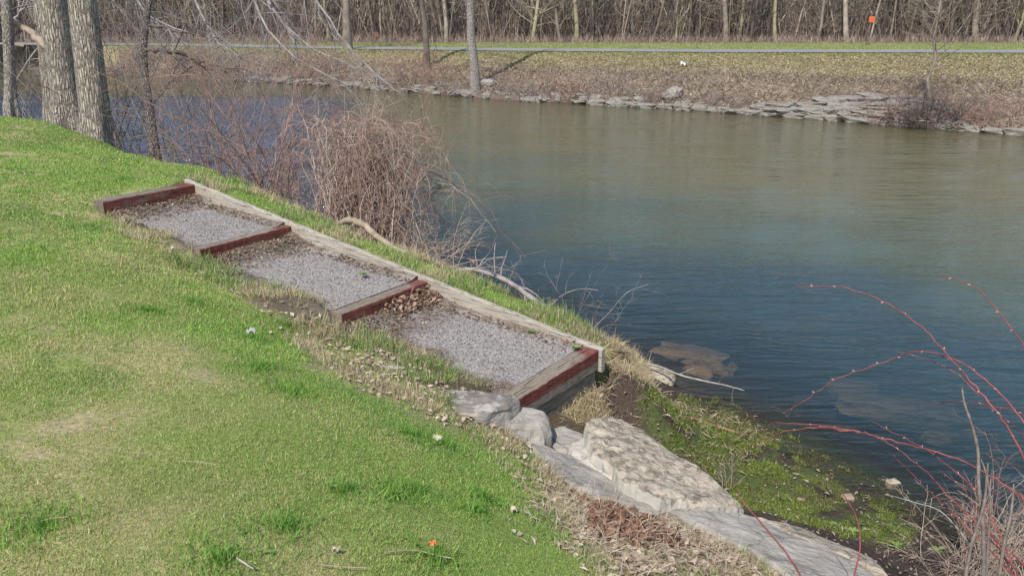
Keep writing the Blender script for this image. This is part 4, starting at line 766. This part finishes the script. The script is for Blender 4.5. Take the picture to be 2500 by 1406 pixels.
# ------------------------------------------------------------------ red shrub in the corner
def caneshrub():
    root_p=np.array(Pd(2600,1500,2.9)); root=empty('red_stemmed_shrub',tuple(root_p)); r_=np.random.default_rng(9)
    L=[[(1945,698),(1990,700),(2060,700),(2130,722),(2210,765),(2270,815),(2330,885),(2400,965),(2460,1040),(2500,1115),(2550,1250),(2600,1450)],
       [(2285,672),(2350,685),(2400,715),(2440,765),(2500,840),(2570,980),(2620,1200),(2630,1450)],
       [(1910,1010),(1970,975),(2030,930),(2090,905),(2150,890),(2200,865),(2250,855),(2320,870),(2380,905),(2430,950),(2500,1025),(2570,1150),(2620,1450)],
       [(2185,858),(2250,870),(2300,890),(2350,920),(2400,975)],
       [(1880,1032),(1960,1033),(2060,1045),(2130,1062),(2230,1088),(2330,1115),(2400,1150),(2500,1215),(2560,1300),(2590,1450)],
       [(1800,1105),(1880,1065),(1950,1045),(2010,1042),(2110,1055)],
       [(2130,1030),(2200,1065),(2250,1090),(2320,1140),(2380,1190),(2420,1260),(2480,1400)],
       [(2110,1052),(2180,1085),(2260,1150),(2330,1225),(2400,1290),(2470,1350),(2560,1450)],
       [(2260,990),(2320,980),(2400,985),(2500,1010),(2560,1080)],
       [(2180,1110),(2230,1160),(2290,1220),(2340,1265),(2450,1380),(2520,1450)],
       [(2400,985),(2440,1010),(2500,1060),(2560,1150)],
       [(2290,1145),(2340,1180),(2400,1260),(2440,1340),(2500,1450)],
       [(2380,1110),(2440,1120),(2520,1150),(2560,1220)],
       [(2300,1250),(2380,1280),(2440,1340),(2500,1420)]]
    sz=[1.15,1.1,1,.6,1.1,.8,.85,.95,.7,.8,.6,.8,.7,.8]
    for k,(pl,s_) in enumerate(zip(L,sz)):
        nn=len(pl); dep=np.linspace(3.75 if k not in(3,5) else 3.6,3.0 if k not in (3,5) else 3.35,nn)+.04*(k%3); pts=np.array([Pd(u,v,d) for (u,v),d in zip(pl,dep)]); d=np.concatenate([[0],np.cumsum(np.linalg.norm(np.diff(pts,axis=0),axis=1))]); s=np.arange(0,d[-1],.025); Q=np.stack([np.interp(s,d,pts[:,q]) for q in range(3)],1)
        for _ in range(3):
            for q in range(3): Q[1:-1,q]=np.convolve(Q[:,q],[.25,.5,.25],'valid')
        Q[1:-1]+=r_.normal(0,.0022,Q[1:-1].shape)
        R=np.interp(s/d[-1],[0,1],[.0013,.0044])*s_; o=tubes('cane',[(Q-root_p,R)],M['cane'],root,6)
        bd=[]
        for j in range(3,len(Q)-2,4):
            t=Q[j+1]-Q[j]; t/=np.linalg.norm(t); nd=np.cross(t,r_.normal(0,1,3)); nd/=np.linalg.norm(nd); nd=nd*.8-t*.6; p=Q[j]-root_p; bd.append((np.array([p,p+nd*.006,p+nd*.012]),np.array([.0022,.0026,.0006])*s_))
        tubes('buds',bd,M['bud'],o,4)
    return tag(root,'red stemmed shrub with long arching budded canes reaching in from the right corner','shrub')
caneshrub()
def stem(pl,d0,d1,rad,m,lab,name='shrub_stem',seed=1,side=0,sl=.1):
    n_=len(pl); return stick(name,pl,list(np.linspace(d0,d1,n_)),rad,m,lab,'stem',side=side,seed=seed,sl=sl)
stem([(1965,1450),(1955,1406),(1920,1350),(1870,1290),(1815,1225),(1795,1195)],3.0,3.5,[.004,.0035,.002],M['cane'],'thin red cane rising across the wide grey ledge','red_cane')
stem([(2080,1450),(2085,1406),(2100,1330),(2090,1260),(2055,1200)],3.2,3.6,[.0035,.003,.002],M['cane'],'thin upright red cane in front of the lower mud','red_cane',2)
bs=empty('brown_shrub',tuple(Pd(2400,1480,2.75)))
for k,(pl,d0,d1,rd) in enumerate([([(2400,1480),(2402,1300),(2388,1180),(2390,1100),(2372,1030),(2352,985),(2349,945)],2.7,2.9,[.0068,.0062,.0058,.005,.003]),([(2345,1480),(2370,1330),(2405,1230),(2412,1130)],2.6,2.75,[.0055,.005,.0035]),([(2405,1480),(2412,1330),(2420,1220),(2408,1150),(2395,1120)],2.8,2.85,[.0045,.004,.003]),([(2430,1480),(2450,1330),(2470,1250),(2475,1180)],2.6,2.7,[.0055,.005,.0035])]):
    r_=np.random.default_rng(k+3); n_=len(pl); pts=np.array([Pd(u,v,d) for (u,v),d in zip(pl,np.linspace(d0,d1,n_))]); d=np.concatenate([[0],np.cumsum(np.linalg.norm(np.diff(pts,axis=0),axis=1))]); q_=np.linspace(0,d[-1],n_*6); Q=np.stack([np.interp(q_,d,pts[:,a]) for a in range(3)],1)
    for _ in range(6):
        for a in range(3): Q[1:-1,a]=np.convolve(Q[:,a],[.25,.5,.25],'valid')
    R_=np.interp(q_/d[-1],np.linspace(0,1,len(rd)),rd)*(1+.22*(np.arange(len(q_))%5==0)); R_[-1]*=.5
    o=tubes('stem',[(Q-np.array(bs.location),R_)],M['cane_brown'],bs,8)
tag(bs,'bare brown shrub of four upright stems in the right corner','shrub')
stem([(2370,1330),(2300,1250),(2230,1225),(2160,1205)],3.2,3.4,[.0022,.0018,.001],M['bleach'],'pale bare twig reaching left over the dark water','bare_twig',7,3,.05)
cp=[(2420,1400,.12),(2330,1420,.1),(2490,1330,.1),(2470,1430,.15)]
for k,(u,v,z_) in enumerate(cp):
    shrub('tangled_shrub',u,v,z_,[30,18,22,24][k],[.72,.5,.7,.5][k],.55,['dense tangle of pale thin twigs under the red canes','low pale twigs left of the corner tangle','pale twigs at the right edge behind the tangle','dried straw coloured twigs at the bottom right corner'][k],['twig_pale','twig_pale','twig_red','twig_pale'][k],50+k,.35,.0032,2,.14)
# ------------------------------------------------------------------ far bank
def far_pt(rng_,n_,d0,d1,x0=-27,x1=26,pw=1.):
    """random points at distance d0..d1 landward of the far waterline"""
    Fw=np.array(FARW); X=[];Y=[]
    while len(X)<n_:
        x=rng_.uniform(x0,x1,n_*6); y=rng_.uniform(12,50,n_*6); d,s=pdist(FARW,x,y); d=d*s; fr=farfrac(x,y,d); k=(d>.1)&(fr>d0)&(fr<d1)&(y<42.6)&(np.abs(x)<y*.66+1); X+=list(x[k]); Y+=list(y[k])
    return np.array(X[:n_]),np.array(Y[:n_])
def gen_far(d0,d1): return lambda n_: far_pt(rng,n_,d0,d1)
flat_leaves('bank_leaves',46000,gen_far(.0,.97),(.03,.10),(.02,.055),C(.25,.19,.13),C(.60,.49,.35),M['leafdry'],'brown leaves and dried ground cover over the far slope','leaves',.9,.02)
flat_leaves('bank_dead_stalks',20000,gen_far(.0,.5),(.12,.4),(.012,.03),C(.14,.10,.085),C(.40,.33,.27),M['leafdry'],'dead stalks and brush low on the far slope','brush',1.3,.02)
flat_leaves('bank_ground_cover',17000,gen_far(.4,1.0),(.05,.12),(.03,.06),C(.16,.17,.06),C(.38,.35,.17),M['leafdry'],'olive green ground cover on the upper far slope','plants',.9,.02)
def strip(n_,ya,yb):
    def g(k):
        x=rng.uniform(-30,30,k); t=rng.random(k); tx=np.interp(x,[-22,-14.8,-8,0,8,19,40],[41.8,40.9,38.6,36.9,36.0,35.6,34.5]); return x,tx+ya+(yb-ya)*t
    return g
def upright(name,n_,gen,lenr,wr,cA,cB,lab,cat,lean=.3):
    X,Y=gen(n_); Z=HH(X,Y)-.02; nn=len(X); a=rng.uniform(0,6.28,nn); le=np.abs(rng.normal(0,lean,nn)); d=np.stack([np.cos(a)*le,np.sin(a)*le,np.ones(nn)],1)
    return tag(kites(name,np.stack([X,Y,Z],1),d,rng.normal(0,1,d.shape),rng.uniform(*lenr,nn),rng.uniform(*wr,nn),mixn(cA[None],cB[None],rng.random(nn)),M['blade'],bend=-.08),lab,cat,None,'stuff')
def g_far_green(k):
    x=rng.uniform(-30,30,k); tx=np.interp(x,[-22,-14.8,-8,0,8,19,40],[41.8,40.9,38.6,36.9,36.0,35.6,34.5]); y=tx+1.0+(42.8-tx-1.0)*rng.random(k); return x,y
upright('far_grass',22000,g_far_green,(.04,.10),(.02,.05),C(.16,.25,.06),C(.42,.40,.19),'green grass verge between the far path and the woods','grass')
upright('far_grass_near_side',7000,strip(0,-1.9,-1.0),(.05,.1),(.02,.04),C(.11,.17,.035),C(.3,.32,.12),'thin green grass on the canal side of the far path','grass')
upright('wood_edge_straw',11000,lambda k:(rng.uniform(-30,30,k),rng.normal(43.5,.7,k)),(.12,.55),(.015,.035),C(.2,.15,.125),C(.5,.41,.33),'pale dry grass and brush along the foot of the woods','grass',.45)
# shore rocks, individually
rock_lib=[rock_mesh('shore_rock',100+k,1,1,1,M['rock_far'],3,.35,k%2==0,None,False) for k in range(9)]
Fw=np.array(FARW); fd=np.concatenate([[0],np.cumsum(np.linalg.norm(np.diff(Fw,axis=0),axis=1))])
def fwp(s): return np.array([np.interp(s,fd,Fw[:,0]),np.interp(s,fd,Fw[:,1])])
s_at=lambda u,v: (lambda p:min(np.arange(fd[1],fd[10],.05),key=lambda s:np.hypot(*(fwp(s)-p[:2]))))(P(u,v,0))
sL,sR=s_at(600,195),s_at(2500,332)
rg=np.random.default_rng(21)
def put_rock(x,y,z_,a,b_,c_,rz,lab,grp,k=None,m=None,tilt=.1):
    o=bpy.data.objects.new('shore_rock',rock_lib[rg.integers(0,9)] if k is None else rock_lib[k]); col.objects.link(o); o.location=(x,y,z_); o.scale=(a,b_,c_); o.rotation_euler=(rg.normal(0,tilt),rg.normal(0,tilt),rz)
    return tag(o,lab,'rock',grp)
sA,sB=s_at(1800,281),s_at(2270,315)
for i in range(170):
    s=rg.uniform(sL,sR); p=fwp(s); q=fwp(s+.1); t=(q-p)/np.linalg.norm(q-p); nr=np.array([-t[1],t[0]]); d=abs(rg.normal(0,.28)); x,y=p+nr*(d-.02); k=rg.uniform(.06,.24)*(1.25 if rg.random()<.15 else 1); a=math.atan2(t[1],t[0])+rg.normal(0,.35)
    put_rock(x,y,.03+d*.35,k,k*rg.uniform(.5,.9),k*rg.uniform(.25,.55),a,'grey limestone rock in the line of rubble along the far water edge','rubble rocks along the far shore')
# long course of edging stones right of the stack
nE=0
for s in np.arange(s_at(1450,258),sR+1,.55):
    p=fwp(s); q=fwp(s+.1); t=(q-p)/np.linalg.norm(q-p); nr=np.array([-t[1],t[0]]); a=math.atan2(t[1],t[0]); x,y=p+nr*rg.uniform(.02,.14)
    put_rock(x,y,.045,rg.uniform(.24,.36),rg.uniform(.14,.22),rg.uniform(.07,.11),a+rg.normal(0,.08),'flat grey edging stone at the far waterline','edging stones at the far waterline',rg.choice([0,2,4,6,8]),tilt=.04)
# tumbled flat slabs in a stepped heap
for row,(off,zz,a0,a1) in enumerate([(.14,.10,0.02,1.),(.34,.20,.1,1.),(.56,.30,.18,.98),(.80,.39,.28,.95),(1.06,.47,.38,.9),(1.34,.55,.5,.85)]):
    S_=sA+(sB-sA)*a0+rg.uniform(0,.3)
    while S_<sA+(sB-sA)*a1:
        w_=rg.choice([.16,.22,.3,.4,.5])*rg.uniform(.85,1.15); p=fwp(S_+w_); q=fwp(S_+w_+.1); t=(q-p)/np.linalg.norm(q-p); nr=np.array([-t[1],t[0]]); a=math.atan2(t[1],t[0]); x,y=p+nr*(off+rg.normal(0,.06))
        o=put_rock(x,y,max(zz,Hp(x,y)+.04)+rg.normal(0,.015),w_,rg.uniform(.18,.3),rg.uniform(.05,.11),a+rg.normal(0,.13),'flat grey slab in the stepped heap of stones on the far bank','slabs heaped on the far bank',rg.choice([0,2,4,6,8]),tilt=.07); S_+=w_*1.85
o=rock_mesh('boulder',301,.33,.21,.13,M['rock_far'],4,.3); p=G(1640,240); o.location=(p[0],p[1],p[2]+.12); o.rotation_euler=(.1,-.4,.4); tag(o,'pale rounded boulder tilted on the far rubble left of the slab heap','boulder')
o=rock_mesh('boulder',302,.25,.2,.17,M['rock_far'],4,.3); p=P(1457,253,0); o.location=(p[0],p[1]+.05,.1); tag(o,'pale rock standing alone at the far waterline','boulder')
o=rock_mesh('boulder',303,.3,.2,.17,M['rock_far'],4,.3); p=G(1185,212); o.location=(p[0],p[1],p[2]+.1); tag(o,'brown grey boulder just right of the lone far bank tree','boulder')
# far shrubs
def farshrub(u,v,n_,H,sp_,lab,m,seed,r=.012,base=.4,lev=2,droop=.3,group=None):
    p=G(u,v); return shrub('bank_shrub',u,v,0,n_,H,sp_,lab,m,seed,droop,r,lev,base,p=p,group=group,wig=.3)
farshrub(1030,200,40,1.9,.35,'dark brown brush around the foot of the dark leaning tree','twig_red',61,.012,.7)
farshrub(960,205,26,1.0,.5,'low brown brush at the shore left of the dark leaning tree','twig_grey',62)
farshrub(1385,225,20,.9,.45,'reddish low shrub on the middle of the far bank','twig_red',63)
farshrub(1500,230,20,.8,.5,'grey brown shrub left of the tilted pale boulder','twig_grey',64)
farshrub(1250,225,20,.8,.6,'low brush to the right of the lone far tree','twig_grey',65)
farshrub(700,180,40,1.6,.4,'reddish thicket on the far bank behind the drooping branches','twig_red',66,.014,1.0)
farshrub(780,185,30,1.3,.4,'second reddish thicket nearer the far rocks','twig_red',67,.014,.7)
farshrub(2270,292,190,1.0,.95,'wide dark brush hanging to the water under the thin far tree','twig_dark',68,.012,.5,3)
farshrub(2180,285,90,.8,1.0,'dark brown tangle partly over the slab heap','twig_red',69,.010,.45)
farshrub(2370,292,90,.8,.9,'brown tangle right of the thin far tree','twig_red',70,.010,.6)
farshrub(1620,250,24,.5,.8,'low dark twigs behind the tilted pale boulder','twig_dark',71,.01)
farshrub(1130,225,24,.7,.6,'low grey brush at the foot of the lone far tree','twig_grey',72)
farshrub(590,165,30,1.3,.4,'brown thicket at the left bend of the far bank','twig_grey',73,.014,1.)
farshrub(460,165,30,1.2,.4,'brown thicket beyond the small knotted tree','twig_red',74,.014,1.)
farshrub(320,150,30,1.5,.4,'grey thicket on the far bank behind the furrowed tree','twig_grey',75,.016,1.2)
for k,(u,v) in enumerate([(880,190),(1080,215),(1330,235),(1440,240),(1560,240),(1700,260),(1760,262),(1310,200),(1480,200),(2450,300),(1680,225),(540,180),(640,185),(1200,195),(840,165)]):
    farshrub(u,v,16,.65,.6,'low bare brown shrub on the far bank slope','twig_red' if k%2 else 'twig_grey',200+k,.009,.35,2,.4,'low bare shrubs over the far slope')
# far bank trees
def fartree(name,u0,v0,u1,H,r,m,lab,seed,nl=16,L=2.2,start=1.5,group=None,tm=None,p=None):
    p=G(u0,v0) if p is None else np.array(p); rg_=np.random.default_rng(seed); root=empty(name,tuple(p)); r0=FW*F+RT*(u1-1250)+UP*703; t=CAM+r0*(p[1]/r0[1]); lx=(t[0]-p[0])/max(t[2]-p[2],.5)
    zs=np.linspace(-.3,H,12); x=lx*zs*(1-.04*zs)+rg_.normal(0,.04,12)*(zs>0); y=rg_.normal(0,.04,12); pts=np.stack([x,y,zs],1); R=r*(1-.75*np.clip(zs,0,H)/H)*(1+.35*np.exp(-np.clip(zs,0,9)*3)); tubes('trunk',[(pts,R)],m,root,10); out=[]
    for i in range(nl):
        h=start+(H-start)*rg_.random()**.9; q=np.array([np.interp(h,zs,x),np.interp(h,zs,y),h]); a=rg_.uniform(0,6.28); grow(out,rg_,q,(math.cos(a),math.sin(a),rg_.uniform(.2,1.)),L*(1.1-.6*h/H)*rg_.uniform(.6,1.2),max(r*.3*(1-.6*h/H),.012),2,-.1,.35,(2,5))
    tubes('branches',out,tm or m,root,3); return tag(root,lab,'tree',group)
fartree('bank_tree',1160,222,1145,11,.155,M['bark_small'],'lone smooth grey tree on the far bank slope',81,18,2.5,2.6,tm=M['wood_far'])
fartree('bank_tree',1042,165,1030,10,.115,M['wood_far_dark'],'dark leaning tree rising from brush left of the lone grey tree',82,26,2.2,1.2)
fartree('bank_tree',850,122,846,12,.17,M['wood_far'],'grey brown tree beside the far path at left',83,20,2.5,2)
fartree('bank_tree',2268,262,2292,5.5,.05,M['wood_far'],'thin young tree with fine upward twigs growing from the dark brush',84,80,1.7,1.1)
fartree('bank_tree',1700,120,1702,.9,.02,M['wood_far'],'short bare seedling beside the far path',85,4,.3,.3)
# woods: individual trees
wood_lib=[]
for k in range(14):
    rg_=np.random.default_rng(400+k); H=rg_.uniform(8,13); r=rg_.uniform(.035,.115); out=[]; ln=rg_.normal(0,.10,2); zs=np.linspace(-.3,H,9); cv=rg_.normal(0,.10,(9,2)).cumsum(0)*.5; x=zs*ln[0]+cv[:,0];y=zs*ln[1]+cv[:,1]; out.append((np.stack([x,y,zs],1),r*(1-.7*np.clip(zs,0,H)/H)))
    for i in range(26):
        h=.6+(H-1)*rg_.random()**1.4; q=np.array([np.interp(h,zs,x),np.interp(h,zs,y),h]); a=rg_.uniform(0,6.28); grow(out,rg_,q,(math.cos(a),math.sin(a),rg_.uniform(.5,1.6)),rg_.uniform(.8,2.4),max(r*.25*(1-.5*h/H),.011),2,-.15,.35,(2,4),(.3,.8),.3,.5,5)
    o=tubes('woodland_tree',out,M[['wood_far','wood_far_pale','wood_far_dark','wood_far_olive','wood_far_dark','wood_far','wood_far'][k%7]],None,5); col.objects.unlink(o); wood_lib.append(o.data)
kl={0:'grey brown bare tree in the woods beyond the far path',1:'pale barked bare tree in the woods beyond the far path',2:'dark barked bare tree in the woods beyond the far path',3:'olive barked bare tree in the woods beyond the far path',4:'dark barked bare tree in the woods beyond the far path',5:'grey brown bare tree in the woods beyond the far path',6:'grey brown bare tree in the woods beyond the far path'}
for i in range(250):
    k=rg.integers(0,14); y=43.6+rg.random()**1.4*17; x=rg.uniform(-1,1)*(y*.63+2); o=bpy.data.objects.new('woodland_tree',wood_lib[k]); col.objects.link(o); o.location=(x,y,1.1); s_=rg.uniform(.75,1.15); o.scale=(s_,s_,s_); o.rotation_euler=(0,0,rg.uniform(0,6.28)); tag(o,kl[k%7],'tree',kl[k%7].replace('bare tree','bare trees').split(' in the')[0]+' in the far woods')
for (u,r,seed,m,lb) in [(1408,.11,91,'wood_far_olive','straight olive trunk at the wood edge near the middle'),(2067,.12,92,'wood_far_pale','straight pale trunk at the wood edge left of the orange sign'),(1893,.09,93,'wood_far_olive','thin olive trunk at the wood edge left of the fallen pale saplings'),(1772,.13,94,'wood_far','stout forked trunk at the wood edge'),(2382,.15,95,'wood_far','stout brown trunk at the wood edge behind the thin far tree'),(1088,.1,96,'wood_far_pale','pale trunk at the wood edge left of the lone far tree'),(1590,.07,97,'wood_far_dark','dark trunk leaning right at the wood edge')]:
    fartree('woodland_tree',u,104,u+(-3 if u!=1590 else 35),12,r,M[m],lb,seed,16,2.2,2.4)
# leaning dead pale saplings
for i,(a,b_,lb) in enumerate([((1990,95),(1950,5),'pale dead sapling leaning left in the woods beside the orange sign'),((2010,80),(1990,0),'pale dead sapling leaning behind its neighbour by the orange sign'),((1480,95),(1520,0),'pale leaning dead stem in the middle of the woods'),((1245,95),(1200,0),'pale stem leaning left above the far path'),((2450,60),(2400,5),'pale broken limb slanting in the woods at right')]):
    stick('dead_sapling',[a,((a[0]+b_[0])/2+4,(a[1]+b_[1])/2),b_,(2*b_[0]-a[0],2*b_[1]-a[1])],[47,47,47,47],[.06,.05,.04,.03],M['wood_far_pale'],lb,'sapling',side=5,sl=1.2,seed=i+3)
# dense thicket behind: uncountable
out=[];rg_=np.random.default_rng(61)
for i in range(8200):
    y=44+rg_.random()**1.3*48; x=rg_.uniform(-1,1)*(y*.64+3); H=rg_.uniform(1.5,9)*(1 if rg_.random()<.75 else 1.4); ln=rg_.normal(0,.24,2); n_=5; zs=np.linspace(0,H,n_); c=rg_.normal(0,.06,(n_,2)).cumsum(0)
    r0=rg_.uniform(.012,.05)*(y/55); out.append((np.stack([x+zs*ln[0]+c[:,0],y+zs*ln[1]+c[:,1],1.05+zs],1),np.linspace(r0,r0*.35,n_)))
    for q in range(3):
        h=rg_.uniform(.15,.9)*H; a=rg_.uniform(0,6.28); p0=np.array([x+h*ln[0],y+h*ln[1],1.05+h]); L=rg_.uniform(.5,1.8); e=rg_.uniform(-.2,1.2); p1=p0+np.array([math.cos(a),math.sin(a),e])*L*.5; out.append((np.array([p0,p1,p1+np.array([math.cos(a+.4),math.sin(a+.4),e+.3])*L*.5]),np.array([r0*.5,r0*.4,r0*.2])))
m3=[[],[],[]]
for i,o_ in enumerate(out): m3[(0,1,1,0,2)[(i//4)%5]].append(o_)
for k,(mm,nm) in enumerate([('wood_far','woodland_thicket'),('wood_far_dark','woodland_thicket'),('wood_far_pale','woodland_thicket')]):
    tag(tubes(nm,m3[k],M[mm],None,3,False),['brown','dark','pale'][k]+' thin stems of the dense bare woods beyond the far path','woods',None,'stuff')
# low brush inside the wood
upright('woodland_brush',26000,lambda k:((lambda y:(rng.uniform(-1,1,k)*(y*.64+3),y))(44+rng.random(k)**1.5*50)),(.5,1.9),(.02,.06),C(.12,.09,.08),C(.38,.3,.26),'brown undergrowth filling the floor of the far woods','brush',.5)
# ------------------------------------------------------------------ signs
def sign(u,v,h,w_,m,lab,post=True,d=None):
    p=G(u,v); root=empty('orange_sign' if post else 'red_sign',tuple(p)); bm_polys=[(np.array([[.05,0,-.2],[.0,0,h*.5],[-.0,0,h]]),np.array([.03,.03,.03]))]
    if post: tubes('post',[(np.array([[-.08,0,-.2],[0,0,h*.5],[.06,0,h]]),np.array([.035,.035,.035]))],M['wood_far_dark'],root,6)
    V=[];z0=h-.12
    for y in (-.05,-.035):
        for (x,zz) in [(-.5,0),(-.1,0),(.5,.02),(.5,.85),(.42,1),(-.44,1),(-.5,.9)]: V.append((x*w_+.05,y,z0+zz*w_))
    k=7; o=mesh_np('panel',V,[np.array([[i,(i+1)%k,k+(i+1)%k,k+i] for i in range(k)]),np.array([list(range(k))[::-1],[k+i for i in range(k)]])],m,None,False,root); return tag(root,lab,'sign')
M['sign_orange']=flat_mat('orange_sign_paint',(.55,.11,.04),(.68,.17,.06),9,.6)
sign(2117,111,1.12,.26,M['sign_orange'],'small square orange sign on a thin dark post at the wood edge')
M['sign_red']=flat_mat('faded_red_paint',(.20,.09,.07),(.28,.13,.1),9,.7); sign(918,108,.45,.19,M['sign_red'],'small faded red marker at the wood edge left of the dark leaning tree')
# evergreen at far left
rg_=np.random.default_rng(5); p=G(-10,215) if False else np.array([-26.5,41.5,.9]); root=empty('evergreen_tree',tuple(p)); tubes('trunk',[(np.array([[0,0,-.2],[0,0,6.]]),np.array([.12,.03]))],M['wood_far_dark'],root,6); nn=5000; h=rg_.random(nn)**.8; a=rg_.uniform(0,6.28,nn); rr=(1.05-h)*1.6*rg_.random(nn)**.5
kites('crown',np.stack([rr*np.cos(a),rr*np.sin(a),.4+h*5.8-rr*.3],1),np.stack([np.cos(a),np.sin(a),rg_.normal(-.2,.3,nn)],1),rg_.normal(0,1,(nn,3)),rg_.uniform(.15,.4,nn),rg_.uniform(.05,.12,nn),mixn(C(.025,.04,.012)[None],C(.10,.12,.03)[None],rg_.random(nn)),M['blade'],root); tag(root,'dark olive evergreen on the far bank at the left edge','tree')
